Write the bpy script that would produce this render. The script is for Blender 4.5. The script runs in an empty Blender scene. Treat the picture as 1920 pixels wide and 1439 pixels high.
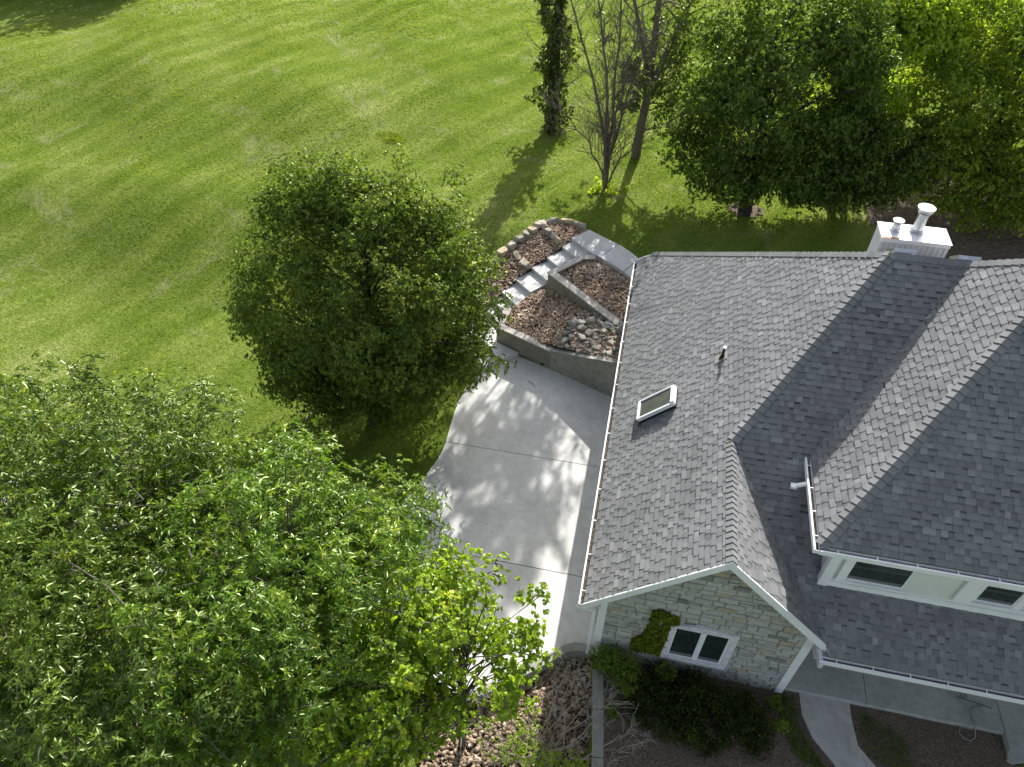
import bpy, bmesh, math, random
import numpy as np
from mathutils import Vector, Matrix, noise as mnoise
R = math.radians
scene = bpy.context.scene
COL = scene.collection
rng = np.random.default_rng(7)

# ------------------------------------------------------------------ camera
cam_d = bpy.data.cameras.new("camera")
cam_d.sensor_width = 36.0
cam_d.lens = 24.8827
cam_d.clip_end = 2000
cam = bpy.data.objects.new("camera", cam_d)
COL.objects.link(cam)
_r = Vector((0.9772, 0.2124, -0.0023)); _u = Vector((-0.148, 0.6889, 0.7096)); _f = Vector((-0.1523, 0.693, -0.7046))
m3 = Matrix((_r, _u, -_f)).transposed()
cam.matrix_world = Matrix.Translation((0, 0, 18.0)) @ m3.to_4x4()
scene.camera = cam

# ------------------------------------------------------------------ light
SUN_AZ, SUN_EL = 6.0, 32.0          # degrees east of +Y, degrees above horizon
sd = Vector((math.sin(R(SUN_AZ)) * math.cos(R(SUN_EL)), math.cos(R(SUN_AZ)) * math.cos(R(SUN_EL)), math.sin(R(SUN_EL))))
sun_d = bpy.data.lights.new("sun", 'SUN')
sun_d.energy = 5.0
sun_d.angle = R(0.53)
sun_d.color = (1.0, 0.98, 0.94)
sun = bpy.data.objects.new("sun", sun_d)
COL.objects.link(sun)
sun.rotation_euler = (-sd).to_track_quat('-Z', 'Y').to_euler()
sun.location = (0, 30, 40)
world = bpy.data.worlds.new("World")
scene.world = world
world.use_nodes = True
wn = world.node_tree
bg = wn.nodes["Background"]
sky = wn.nodes.new("ShaderNodeTexSky")
sky.sky_type = 'NISHITA'
sky.sun_disc = False
sky.sun_elevation = R(SUN_EL)
sky.sun_rotation = R(SUN_AZ)
sky.altitude = 200
sky.dust_density = 3.0
sky.ozone_density = 0.6
hs = wn.nodes.new("ShaderNodeHueSaturation")
hs.inputs["Saturation"].default_value = 0.60
wn.links.new(sky.outputs[0], hs.inputs["Color"])
wn.links.new(hs.outputs[0], bg.inputs[0])
bg.inputs[1].default_value = 0.125
scene.view_settings.view_transform = 'Standard'
scene.view_settings.look = 'None'
scene.view_settings.exposure = 0.96
scene.view_settings.gamma = 1.0
scene.cycles.max_bounces = 8
scene.cycles.transparent_max_bounces = 8

# ------------------------------------------------------------------ materials
def new_mat(name):
    m = bpy.data.materials.new(name)
    m.use_nodes = True
    nt = m.node_tree
    for n in list(nt.nodes):
        nt.nodes.remove(n)
    out = nt.nodes.new("ShaderNodeOutputMaterial")
    return m, nt, out

def N(nt, t, **kw):
    n = nt.nodes.new(t)
    for k, v in kw.items():
        setattr(n, k, v)
    return n

def L(nt, a, b):
    nt.links.new(a, b)

def noise_n(nt, vec, scale, detail=4, rough=0.55, dist=0.0):
    n = N(nt, "ShaderNodeTexNoise")
    n.inputs["Scale"].default_value = scale
    n.inputs["Detail"].default_value = detail
    n.inputs["Roughness"].default_value = rough
    n.inputs["Distortion"].default_value = dist
    if vec is not None:
        L(nt, vec, n.inputs["Vector"])
    return n.outputs["Fac"]

def ramp(nt, fac, stops, interp='LINEAR'):
    r = N(nt, "ShaderNodeValToRGB")
    cr = r.color_ramp
    cr.interpolation = interp
    while len(cr.elements) < len(stops):
        cr.elements.new(0.5)
    for e, (p, c) in zip(cr.elements, stops):
        e.position = p
        e.color = (c[0], c[1], c[2], 1) if not isinstance(c, (int, float)) else (c, c, c, 1)
    L(nt, fac, r.inputs[0])
    return r.outputs[0]

def mixc(nt, fac, a, b, mode='MIX'):
    m = N(nt, "ShaderNodeMix", data_type='RGBA', blend_type=mode)
    if isinstance(fac, (int, float)):
        m.inputs[0].default_value = fac
    else:
        L(nt, fac, m.inputs[0])
    for i, v in ((6, a), (7, b)):
        if isinstance(v, tuple):
            m.inputs[i].default_value = (v[0], v[1], v[2], 1)
        else:
            L(nt, v, m.inputs[i])
    return m.outputs[2]

def attr(nt, name):
    return N(nt, "ShaderNodeAttribute", attribute_name=name).outputs["Fac"]

def bump(nt, h, strength, dist, normal=None):
    b = N(nt, "ShaderNodeBump")
    b.inputs["Strength"].default_value = strength
    b.inputs["Distance"].default_value = dist
    L(nt, h, b.inputs["Height"])
    if normal is not None:
        L(nt, normal, b.inputs["Normal"])
    return b.outputs[0]

def objco(nt):
    return N(nt, "ShaderNodeNewGeometry").outputs["Position"]

def principled(nt, out, col, rough=0.8, spec=0.3, metal=0.0, nrm=None):
    p = N(nt, "ShaderNodeBsdfPrincipled")
    if isinstance(col, tuple):
        p.inputs["Base Color"].default_value = (*col, 1)
    else:
        L(nt, col, p.inputs["Base Color"])
    if isinstance(rough, (int, float)):
        p.inputs["Roughness"].default_value = rough
    else:
        L(nt, rough, p.inputs["Roughness"])
    p.inputs["Specular IOR Level"].default_value = spec
    p.inputs["Metallic"].default_value = metal
    if nrm is not None:
        L(nt, nrm, p.inputs["Normal"])
    L(nt, p.outputs[0], out.inputs[0])
    return p

def mat_simple(name, c1, c2, scale=8, rough=0.8, bstr=0.2, bdist=0.01, metal=0, spec=0.3, detail=5, fine=60):
    m, nt, out = new_mat(name)
    co = objco(nt)
    f = noise_n(nt, co, scale, detail)
    col = ramp(nt, f, [(0.3, c1), (0.7, c2)])
    f2 = noise_n(nt, co, fine, 3)
    principled(nt, out, col, rough, spec, metal, bump(nt, f2, bstr, bdist))
    return m

def mat_tone(name, stops, fine=120, fstr=0.25, rough=0.9, spec=0.2, bdist=0.004, bstr=0.4, speck=0.3, weather=None):
    """colour picked per face by the 'tone' attribute, plus grain"""
    m, nt, out = new_mat(name)
    co = objco(nt)
    t = attr(nt, "tone")
    col = ramp(nt, t, stops)
    g = noise_n(nt, co, fine, 3, 0.7)
    gr = ramp(nt, g, [(0.3, 1 - speck), (0.7, 1 + speck * 0.0 + 0.0)])
    col = mixc(nt, 1.0, col, gr, 'MULTIPLY')
    w = noise_n(nt, co, weather or 0.9, 4)
    wr = ramp(nt, w, [(0.3, 0.82), (0.7, 1.0)])
    col = mixc(nt, 1.0, col, wr, 'MULTIPLY')
    principled(nt, out, col, rough, spec, 0, bump(nt, g, bstr, bdist))
    return m

def mat_leaf(name, stops, trans=0.45, gloss=0.10, grough=0.38, tcol=(1.18, 1.2, 0.36)):
    gloss *= 0.3
    trans = min(0.6, trans + 0.06)
    stops = [(p, (c[0] * 2.35, c[1] * 1.95, c[2] * 1.05)) for p, c in stops]
    m, nt, out = new_mat(name)
    t = attr(nt, "tone")
    col = ramp(nt, t, stops)
    d = N(nt, "ShaderNodeBsdfDiffuse")
    L(nt, col, d.inputs[0])
    tr = N(nt, "ShaderNodeBsdfTranslucent")
    tc = mixc(nt, 1.0, col, (tcol[0] * 1.25, tcol[1] * 1.25, tcol[2] * 1.25), 'MULTIPLY')
    L(nt, tc, tr.inputs[0])
    m1 = N(nt, "ShaderNodeMixShader")
    m1.inputs[0].default_value = trans
    L(nt, d.outputs[0], m1.inputs[1]); L(nt, tr.outputs[0], m1.inputs[2])
    g = N(nt, "ShaderNodeBsdfGlossy")
    g.inputs[0].default_value = (0.85, 0.95, 0.6, 1)
    g.inputs["Roughness"].default_value = grough
    m2 = N(nt, "ShaderNodeMixShader")
    m2.inputs[0].default_value = gloss
    L(nt, m1.outputs[0], m2.inputs[1]); L(nt, g.outputs[0], m2.inputs[2])
    L(nt, m2.outputs[0], out.inputs[0])
    return m

def mat_lawn():
    m, nt, out = new_mat("lawn_turf")
    co = objco(nt)
    # mowing direction (world xy) and stretched coordinates
    mp = N(nt, "ShaderNodeMapping", vector_type='TEXTURE')
    mp.inputs["Rotation"].default_value = (0, 0, R(63))
    mp.inputs["Scale"].default_value = (8.0, 1.0, 1.0)
    L(nt, co, mp.inputs["Vector"])
    streak = noise_n(nt, mp.outputs[0], 1.3, 5, 0.6, 0.3)
    big = noise_n(nt, co, 0.11, 5, 0.6, 0.5)
    mid = noise_n(nt, co, 0.8, 5, 0.65)
    fin = noise_n(nt, co, 7.0, 4, 0.7)
    vf = noise_n(nt, co, 26.0, 3, 0.7)
    base = ramp(nt, big, [(0.28, (0.138, 0.200, 0.032)), (0.45, (0.178, 0.245, 0.042)), (0.6, (0.225, 0.285, 0.062)), (0.75, (0.29, 0.33, 0.11))])
    c2 = ramp(nt, mid, [(0.3, (0.80, 0.86, 0.78)), (0.55, (1.0, 1.0, 1.0)), (0.8, (1.22, 1.12, 1.4))])
    col = mixc(nt, 1.0, base, c2, 'MULTIPLY')
    c3 = ramp(nt, streak, [(0.3, (0.74, 0.80, 0.74)), (0.5, (1.0, 1.0, 1.0)), (0.72, (1.28, 1.18, 1.45))])
    col = mixc(nt, 0.85, col, c3, 'MULTIPLY')
    mp2 = N(nt, "ShaderNodeMapping", vector_type='TEXTURE')
    mp2.inputs["Rotation"].default_value = (0, 0, R(63))
    mp2.inputs["Scale"].default_value = (22.0, 1.0, 1.0)
    L(nt, co, mp2.inputs["Vector"])
    wv = N(nt, "ShaderNodeTexWave", wave_type='BANDS', bands_direction='Y')
    wv.inputs["Scale"].default_value = 0.16
    wv.inputs["Distortion"].default_value = 0.9
    wv.inputs["Detail"].default_value = 3
    wv.inputs["Detail Scale"].default_value = 1.6
    L(nt, mp2.outputs[0], wv.inputs["Vector"])
    col = mixc(nt, 0.8, col, ramp(nt, wv.outputs["Fac"], [(0.2, (0.86, 0.89, 0.84)), (0.8, (1.12, 1.08, 1.2))]), 'MULTIPLY')
    c4 = ramp(nt, fin, [(0.3, 0.62), (0.5, 0.95), (0.75, 1.3)])
    col = mixc(nt, 0.8, col, c4, 'MULTIPLY')
    c5 = ramp(nt, vf, [(0.3, 0.72), (0.7, 1.18)])
    col = mixc(nt, 0.7, col, c5, 'MULTIPLY')
    # dry, straw-coloured wear
    dry = noise_n(nt, co, 0.33, 6, 0.7, 0.8)
    dm = ramp(nt, dry, [(0.56, 0.0), (0.72, 0.6)])
    col = mixc(nt, dm, col, (0.36, 0.35, 0.20))
    h = N(nt, "ShaderNodeMath", operation='ADD')
    L(nt, fin, h.inputs[0]); L(nt, vf, h.inputs[1])
    nr = bump(nt, h.outputs[0], 1.0, 0.09)
    nr = bump(nt, mid, 0.5, 0.12, nr)
    d = N(nt, "ShaderNodeBsdfDiffuse")
    L(nt, col, d.inputs[0]); L(nt, nr, d.inputs["Normal"])
    L(nt, d.outputs[0], out.inputs[0])
    return m

def mat_concrete(name, c1, c2, stain=0.25, joints=False):
    m, nt, out = new_mat(name)
    co = objco(nt)
    a = noise_n(nt, co, 0.7, 6, 0.62, 0.6)
    b = noise_n(nt, co, 5, 5, 0.6)
    c = noise_n(nt, co, 90, 3, 0.6)
    col = ramp(nt, a, [(0.3, c1), (0.68, c2)])
    s = ramp(nt, b, [(0.32, 1 - stain), (0.55, 1.0)])
    col = mixc(nt, 0.7, col, s, 'MULTIPLY')
    s2 = ramp(nt, c, [(0.3, 0.86), (0.6, 1.0)])
    col = mixc(nt, 0.7, col, s2, 'MULTIPLY')
    principled(nt, out, col, 0.85, 0.25, 0, bump(nt, c, 0.25, 0.003))
    return m

def mat_wallblock(name):
    m, nt, out = new_mat(name)
    co = objco(nt)
    sep = N(nt, "ShaderNodeSeparateXYZ"); L(nt, co, sep.inputs[0])
    w = N(nt, "ShaderNodeMath", operation='MULTIPLY'); L(nt, sep.outputs[2], w.inputs[0]); w.inputs[1].default_value = 11.5
    fr = N(nt, "ShaderNodeMath", operation='FRACT'); L(nt, w.outputs[0], fr.inputs[0])
    groove = ramp(nt, fr.outputs[0], [(0.0, 0.0), (0.12, 1.0), (0.88, 1.0), (1.0, 0.0)])
    a = noise_n(nt, co, 2.0, 5, 0.6)
    b = noise_n(nt, co, 24, 3, 0.6)
    col = ramp(nt, a, [(0.3, (0.22, 0.20, 0.165)), (0.7, (0.33, 0.30, 0.25))])
    col = mixc(nt, 1.0, col, ramp(nt, groove, [(0, 0.55), (1, 1.0)]), 'MULTIPLY')
    col = mixc(nt, 0.5, col, ramp(nt, b, [(0.3, 0.7), (0.7, 1.1)]), 'MULTIPLY')
    h = N(nt, "ShaderNodeMath", operation='ADD'); L(nt, groove, h.inputs[0])
    bb = N(nt, "ShaderNodeMath", operation='MULTIPLY'); L(nt, b, bb.inputs[0]); bb.inputs[1].default_value = 0.5
    L(nt, bb.outputs[0], h.inputs[1])
    principled(nt, out, col, 0.9, 0.2, 0, bump(nt, h.outputs[0], 0.7, 0.012))
    return m

M = {}
M['lawn'] = mat_lawn()
M['concrete'] = mat_concrete("broom_concrete", (0.50, 0.49, 0.46), (0.67, 0.66, 0.63), 0.17)
M['concrete_wall'] = mat_concrete("cast_concrete", (0.23, 0.22, 0.195), (0.37, 0.355, 0.315), 0.4)
M['curb'] = mat_concrete("curb_concrete", (0.25, 0.24, 0.215), (0.38, 0.365, 0.33), 0.35)
M['cap'] = mat_concrete("cap_stone", (0.40, 0.37, 0.33), (0.52, 0.48, 0.43), 0.15)
M['block'] = mat_wallblock("ribbed_block")
M['path'] = mat_concrete("path_concrete", (0.36, 0.35, 0.325), (0.48, 0.465, 0.44), 0.25)
M['porch'] = mat_concrete("porch_concrete", (0.30, 0.32, 0.29), (0.42, 0.43, 0.40), 0.25)
M['white'] = mat_simple("white_paint", (0.72, 0.73, 0.74), (0.80, 0.81, 0.82), 3, 0.5, 0.1, 0.002)
M['whitew'] = mat_simple("worn_white_paint", (0.50, 0.49, 0.51), (0.72, 0.72, 0.76), 7, 0.7, 0.3, 0.004)
M['gutter_in'] = mat_simple("gutter_debris", (0.02, 0.015, 0.01), (0.12, 0.10, 0.07), 14, 0.9)
M['stucco'] = mat_simple("cream_stucco", (0.62, 0.63, 0.595), (0.69, 0.70, 0.665), 1.5, 0.9, 0.5, 0.004, fine=140)
M['soffit'] = mat_simple("painted_soffit", (0.55, 0.55, 0.53), (0.62, 0.62, 0.6), 2, 0.8)
M['siding'] = mat_simple("siding_paint", (0.55, 0.56, 0.56), (0.64, 0.65, 0.65), 1.2, 0.6)
M['metal'] = mat_simple("galvanised_steel", (0.42, 0.44, 0.46), (0.62, 0.64, 0.66), 9, 0.38, 0.15, 0.003, metal=0.85, spec=0.5)
M['chimcap'] = mat_simple("white_metal_cap", (0.78, 0.78, 0.76), (0.84, 0.84, 0.82), 2, 0.3, 0.1, 0.003, spec=0.6)
M['rust'] = mat_simple("rust_streak", (0.30, 0.13, 0.04), (0.45, 0.22, 0.08), 30, 0.8)
M['black'] = mat_simple("black_rubber", (0.012, 0.013, 0.013), (0.03, 0.03, 0.03), 30, 0.6)
M['pvc'] = mat_simple("white_plastic_pipe", (0.75, 0.75, 0.74), (0.8, 0.8, 0.8), 5, 0.35)
M['dirt'] = mat_simple("dark_soil", (0.05, 0.034, 0.024), (0.12, 0.085, 0.06), 9, 1.0, 0.8, 0.03, fine=30)
M['mulch'] = mat_simple("dark_mulch", (0.045, 0.034, 0.026), (0.22, 0.17, 0.13), 26, 1.0, 1.0, 0.04, fine=45, detail=8)
M['mulch2'] = mat_simple("leaf_litter", (0.05, 0.035, 0.025), (0.17, 0.13, 0.10), 5, 1.0, 1.0, 0.04, fine=25, detail=8)
M['bark'] = mat_simple("grey_bark", (0.05, 0.042, 0.034), (0.13, 0.115, 0.095), 12, 0.95, 0.8, 0.02, fine=26)
M['bark_dark'] = mat_simple("dark_bark", (0.028, 0.022, 0.017), (0.075, 0.062, 0.05), 12, 0.95, 0.8, 0.02, fine=26)
M['dead'] = mat_simple("bleached_twig", (0.20, 0.17, 0.14), (0.42, 0.38, 0.33), 20, 0.9, 0.3, 0.004)
M['deadbark'] = mat_simple("dead_tree_bark", (0.085, 0.070, 0.052), (0.20, 0.17, 0.13), 16, 0.9, 0.5, 0.008)
M['blade'] = None

def mat_glass(name, col=(0.012, 0.018, 0.016), rough=0.06):
    m, nt, out = new_mat(name)
    co = objco(nt)
    a = noise_n(nt, co, 3.5, 5, 0.6, 0.5)
    c = ramp(nt, a, [(0.3, col), (0.75, (col[0] * 2.2, col[1] * 2.2, col[2] * 2.2))])
    principled(nt, out, c, rough, 0.6)
    return m
M['glass'] = mat_glass("dark_window_glass", (0.014, 0.022, 0.019))
M['sill_refl'] = mat_simple('grey_sill_reflection', (0.10, 0.10, 0.12), (0.17, 0.16, 0.18), 20, 0.7)  # colour of the painted sill reflection on the panes
M['skyglass'] = mat_glass("dusty_skylight_glass", (0.045, 0.048, 0.038), 0.3)

M['shingle'] = mat_tone("asphalt_shingle", [(0.0, (0.075, 0.075, 0.076)), (0.22, (0.170, 0.170, 0.171)), (0.6, (0.232, 0.232, 0.232)), (0.85, (0.280, 0.280, 0.279)), (1.0, (0.34, 0.34, 0.34))], fine=150, speck=0.32)
M['stone'] = mat_tone("ashlar_limestone", [(0.0, (0.25, 0.25, 0.22)), (0.12, (0.38, 0.385, 0.34)), (0.45, (0.50, 0.505, 0.455)), (0.72, (0.57, 0.575, 0.52)), (0.86, (0.50, 0.46, 0.36)), (1.0, (0.48, 0.40, 0.27))], fine=28, speck=0.30, bstr=0.7, bdist=0.015, weather=6)
M['mortar'] = mat_simple("mortar", (0.34, 0.34, 0.29), (0.44, 0.44, 0.38), 12, 0.95, 0.5, 0.006)
M['pebble'] = mat_tone("river_gravel", [(0.0, (0.17, 0.108, 0.070)), (0.3, (0.36, 0.245, 0.165)), (0.6, (0.50, 0.37, 0.265)), (0.85, (0.62, 0.50, 0.385)), (1.0, (0.74, 0.66, 0.55))], fine=40, speck=0.25)
M['pebble_tan'] = mat_tone("tan_gravel", [(0.0, (0.10, 0.07, 0.045)), (0.3, (0.24, 0.175, 0.115)), (0.6, (0.36, 0.27, 0.18)), (0.85, (0.46, 0.37, 0.26)), (1.0, (0.55, 0.49, 0.40))], fine=40, speck=0.25)
M['boulder'] = mat_tone("tan_fieldstone", [(0.0, (0.32, 0.285, 0.23)), (0.5, (0.48, 0.43, 0.35)), (0.8, (0.58, 0.50, 0.38)), (1.0, (0.60, 0.47, 0.28))], fine=9, speck=0.4, bstr=0.8, bdist=0.03, weather=4)
M['boulder_grey'] = mat_tone("grey_fieldstone", [(0.0, (0.22, 0.20, 0.165)), (0.5, (0.36, 0.335, 0.28)), (1.0, (0.48, 0.45, 0.38))], fine=12, speck=0.4, bstr=0.8, bdist=0.03, weather=4)

M['leaf_mid'] = mat_leaf("pear_leaf", [(0, (0.030, 0.058, 0.018)), (0.5, (0.056, 0.098, 0.028)), (0.85, (0.092, 0.142, 0.038)), (1, (0.15, 0.185, 0.055))], 0.36, 0.10, 0.42)
M['leaf_ash'] = mat_leaf("hickory_leaf", [(0, (0.018, 0.040, 0.011)), (0.5, (0.043, 0.083, 0.021)), (0.85, (0.080, 0.135, 0.030)), (1, (0.16, 0.20, 0.050))], 0.42, 0.13, 0.36)
M['leaf_ash2'] = mat_leaf("bright_hickory_leaf", [(0, (0.022, 0.052, 0.011)), (0.5, (0.052, 0.110, 0.021)), (0.85, (0.092, 0.160, 0.030)), (1, (0.16, 0.21, 0.045))], 0.45, 0.13, 0.36)
M['leaf_cot'] = mat_leaf("heart_leaf", [(0, (0.065, 0.120, 0.020)), (0.5, (0.115, 0.195, 0.032)), (0.85, (0.165, 0.250, 0.045)), (1, (0.22, 0.28, 0.07))], 0.5, 0.10, 0.4)
M['leaf_dark'] = mat_leaf("maple_leaf", [(0, (0.024, 0.048, 0.018)), (0.5, (0.048, 0.092, 0.028)), (0.85, (0.078, 0.136, 0.040)), (1, (0.14, 0.20, 0.075))], 0.42, 0.10, 0.4)
M['leaf_g'] = mat_leaf('part_lit_maple_leaf', [(0, (0.050, 0.088, 0.022)), (0.5, (0.090, 0.150, 0.034)), (0.85, (0.135, 0.205, 0.044)), (1, (0.19, 0.25, 0.070))], 0.54, 0.1, 0.4)  # medium maple leaf, backlight put into its raised colour
M['leaf_lit'] = mat_leaf("sunlit_maple_leaf", [(0, (0.095, 0.155, 0.030)), (0.5, (0.150, 0.235, 0.045)), (0.85, (0.20, 0.29, 0.060)), (1, (0.26, 0.33, 0.09))], 0.56, 0.12, 0.4)  # brightest maple leaf, sunlight on the crown put into its colour
M['leaf_ivy'] = mat_leaf("ivy_leaf", [(0, (0.022, 0.040, 0.018)), (0.5, (0.040, 0.066, 0.026)), (1, (0.08, 0.11, 0.05))], 0.28, 0.16, 0.35)
M['leaf_wallivy'] = mat_leaf("wall_ivy_leaf", [(0, (0.026, 0.050, 0.008)), (0.5, (0.050, 0.085, 0.013)), (1, (0.085, 0.12, 0.022))], 0.25, 0.05)
M['leaf_bush'] = mat_leaf("yew_leaf", [(0, (0.008, 0.013, 0.005)), (0.5, (0.016, 0.027, 0.008)), (0.9, (0.032, 0.05, 0.013)), (1, (0.07, 0.09, 0.025))], 0.2, 0.05)
M['leaf_juniper'] = mat_leaf("juniper_leaf", [(0, (0.035, 0.07, 0.02)), (0.5, (0.06, 0.11, 0.03)), (1, (0.11, 0.17, 0.05))], 0.3, 0.05)
M['leaf_grass'] = mat_leaf("grass_blade", [(0, (0.050, 0.086, 0.014)), (0.4, (0.074, 0.122, 0.021)), (0.8, (0.098, 0.148, 0.033)), (1, (0.13, 0.170, 0.055))], 0.40, 0.05, 0.5, (1.12, 1.15, 0.34))

# ------------------------------------------------------------------ mesh helpers
def tag(o, label=None, cat=None, group=None, kind=None):
    if label: o['label'] = label
    if cat: o['category'] = cat
    if group: o['group'] = group
    if kind: o['kind'] = kind
    return o

def empty(name, loc, label, cat, group=None):
    o = bpy.data.objects.new(name, None)
    o.location = loc
    o.empty_display_size = 0.3
    COL.objects.link(o)
    tag(o, label, cat, group)
    return o

def link(name, me, mat, parent=None, smooth=False):
    o = bpy.data.objects.new(name, me)
    COL.objects.link(o)
    if mat is not None:
        me.materials.append(mat)
    if parent is not None:
        o.parent = parent
        o.matrix_parent_inverse = Matrix.Translation(parent_loc(parent)).inverted()
    if smooth:
        me.polygons.foreach_set("use_smooth", [True] * len(me.polygons))
    return o

def parent_loc(p):
    v = Vector(p.location)
    while p.parent is not None:
        # parents keep identity rotation; part objects sit at the world origin
        return Vector((0, 0, 0))
    return v

class MB:
    """collects polygons into one mesh, in world coordinates"""
    def __init__(self):
        self.v = []; self.f = []; self.t = []
    def poly(self, pts, tone=0.5):
        b = len(self.v)
        self.v.extend([tuple(p) for p in pts]); self.f.append(tuple(range(b, b + len(pts)))); self.t.append(tone)
    def box(self, x0, x1, y0, y1, z0, z1, tone=0.5):
        b = len(self.v)
        self.v += [(x0, y0, z0), (x1, y0, z0), (x1, y1, z0), (x0, y1, z0), (x0, y0, z1), (x1, y0, z1), (x1, y1, z1), (x0, y1, z1)]
        for q in ((0, 3, 2, 1), (4, 5, 6, 7), (0, 1, 5, 4), (1, 2, 6, 5), (2, 3, 7, 6), (3, 0, 4, 7)):
            self.f.append(tuple(b + i for i in q)); self.t.append(tone)
    def obox(self, c, ax, ay, az, tone=0.5):
        """oriented box from centre and three half-axis vectors"""
        c = Vector(c); ax = Vector(ax); ay = Vector(ay); az = Vector(az)
        b = len(self.v)
        for sz in (-1, 1):
            for sx, sy in ((-1, -1), (1, -1), (1, 1), (-1, 1)):
                self.v.append(tuple(c + ax * sx + ay * sy + az * sz))
        for q in ((0, 3, 2, 1), (4, 5, 6, 7), (0, 1, 5, 4), (1, 2, 6, 5), (2, 3, 7, 6), (3, 0, 4, 7)):
            self.f.append(tuple(b + i for i in q)); self.t.append(tone)
    def beam(self, p, q, w, h, up=(0, 0, 1), tone=0.5):
        p = Vector(p); q = Vector(q); d = (q - p); n = d.normalized(); up = Vector(up)
        s = n.cross(up).normalized(); u = s.cross(n).normalized()
        self.obox((p + q) / 2, d / 2, s * w / 2, u * h / 2, tone)
    def prism(self, poly, z0, z1, tone=0.5):
        n = len(poly); b = len(self.v)
        zt = z1 if callable(z1) else (lambda x, y: z1)
        zb = z0 if callable(z0) else (lambda x, y: z0)
        for (x, y) in poly: self.v.append((x, y, zb(x, y)))
        for (x, y) in poly: self.v.append((x, y, zt(x, y)))
        area = sum(poly[i][0] * poly[(i + 1) % n][1] - poly[(i + 1) % n][0] * poly[i][1] for i in range(n))
        top = list(range(b + n, b + 2 * n)); bot = list(range(b, b + n))
        if area < 0: top.reverse()
        else: bot.reverse()
        self.f.append(tuple(top)); self.t.append(tone); self.f.append(tuple(bot)); self.t.append(tone)
        for i in range(n):
            j = (i + 1) % n
            q = (b + i, b + j, b + n + j, b + n + i)
            self.f.append(q if area > 0 else q[::-1]); self.t.append(tone)
    def tube(self, pts, rad, sides=8, tone=0.5, cap=True):
        pts = [Vector(p) for p in pts]
        if isinstance(rad, (int, float)): rad = [rad] * len(pts)
        b = len(self.v); prev = None
        for i, p in enumerate(pts):
            d = (pts[min(i + 1, len(pts) - 1)] - pts[max(i - 1, 0)]).normalized()
            a = Vector((0, 0, 1)) if abs(d.z) < 0.9 else Vector((1, 0, 0))
            if prev is not None: a = prev
            s = d.cross(a)
            if s.length < 1e-5: s = d.cross(Vector((0.3, 1, 0.2)))
            s.normalize(); u = s.cross(d).normalized(); prev = u
            for k in range(sides):
                t = 2 * math.pi * k / sides
                self.v.append(tuple(p + (s * math.cos(t) + u * math.sin(t)) * rad[i]))
        for i in range(len(pts) - 1):
            for k in range(sides):
                k2 = (k + 1) % sides
                self.f.append((b + i * sides + k, b + i * sides + k2, b + (i + 1) * sides + k2, b + (i + 1) * sides + k)); self.t.append(tone)
        if cap:
            self.f.append(tuple(b + k for k in range(sides))[::-1]); self.t.append(tone)
            e = b + (len(pts) - 1) * sides
            self.f.append(tuple(e + k for k in range(sides))); self.t.append(tone)
    def build(self, name, mat, parent=None, smooth=False, recalc=False):
        me = bpy.data.meshes.new(name)
        me.from_pydata(self.v, [], self.f)
        a = me.attributes.new("tone", 'FLOAT', 'FACE')
        a.data.foreach_set("value", self.t)
        if recalc:
            bm = bmesh.new(); bm.from_mesh(me); bmesh.ops.recalc_face_normals(bm, faces=bm.faces); bm.to_mesh(me); bm.free()
        me.update()
        return link(name, me, mat, parent, smooth)

def np_mesh(name, V, F, tone, mat, parent=None, smooth=False):
    """V (n,3) float, F (m,k) int, tone (m,)"""
    me = bpy.data.meshes.new(name)
    V = np.ascontiguousarray(V, dtype=np.float32); F = np.ascontiguousarray(F, dtype=np.int32)
    m, k = F.shape
    me.vertices.add(len(V)); me.vertices.foreach_set("co", V.ravel())
    me.loops.add(m * k); me.loops.foreach_set("vertex_index", F.ravel())
    me.polygons.add(m); me.polygons.foreach_set("loop_start", np.arange(0, m * k, k, dtype=np.int32))
    a = me.attributes.new("tone", 'FLOAT', 'FACE')
    a.data.foreach_set("value", np.asarray(tone, dtype=np.float32))
    me.update(calc_edges=True)
    return link(name, me, mat, parent, smooth)

def inpoly(px, py, poly):
    px = np.asarray(px); py = np.asarray(py)
    r = np.zeros(px.shape, bool); n = len(poly)
    for i in range(n):
        x0, y0 = poly[i]; x1, y1 = poly[(i + 1) % n]
        c = ((y0 > py) != (y1 > py)) & (px < (x1 - x0) * (py - y0) / ((y1 - y0) if y1 != y0 else 1e-9) + x0)
        r ^= c
    return r

def smooth01(t):
    t = np.clip(t, 0, 1); return t * t * (3 - 2 * t)

def fz(x, y):
    """lawn height"""
    x = np.asarray(x, float); y = np.asarray(y, float)
    z = 1.6 * smooth01((y - 18.5) / 8.0) - 0.03
    z = z + 1.25 * smooth01((y - 26.5) / 9.5) * smooth01((-x - 8) / 9)
    amp = smooth01((-x - 6) / 8) + smooth01((y - 27) / 6)
    z = z + amp * (0.10 * np.sin(x * 0.31 + 1.3) * np.sin(y * 0.27) + 0.06 * np.sin(x * 0.7 + y * 0.43))
    return z

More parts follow.
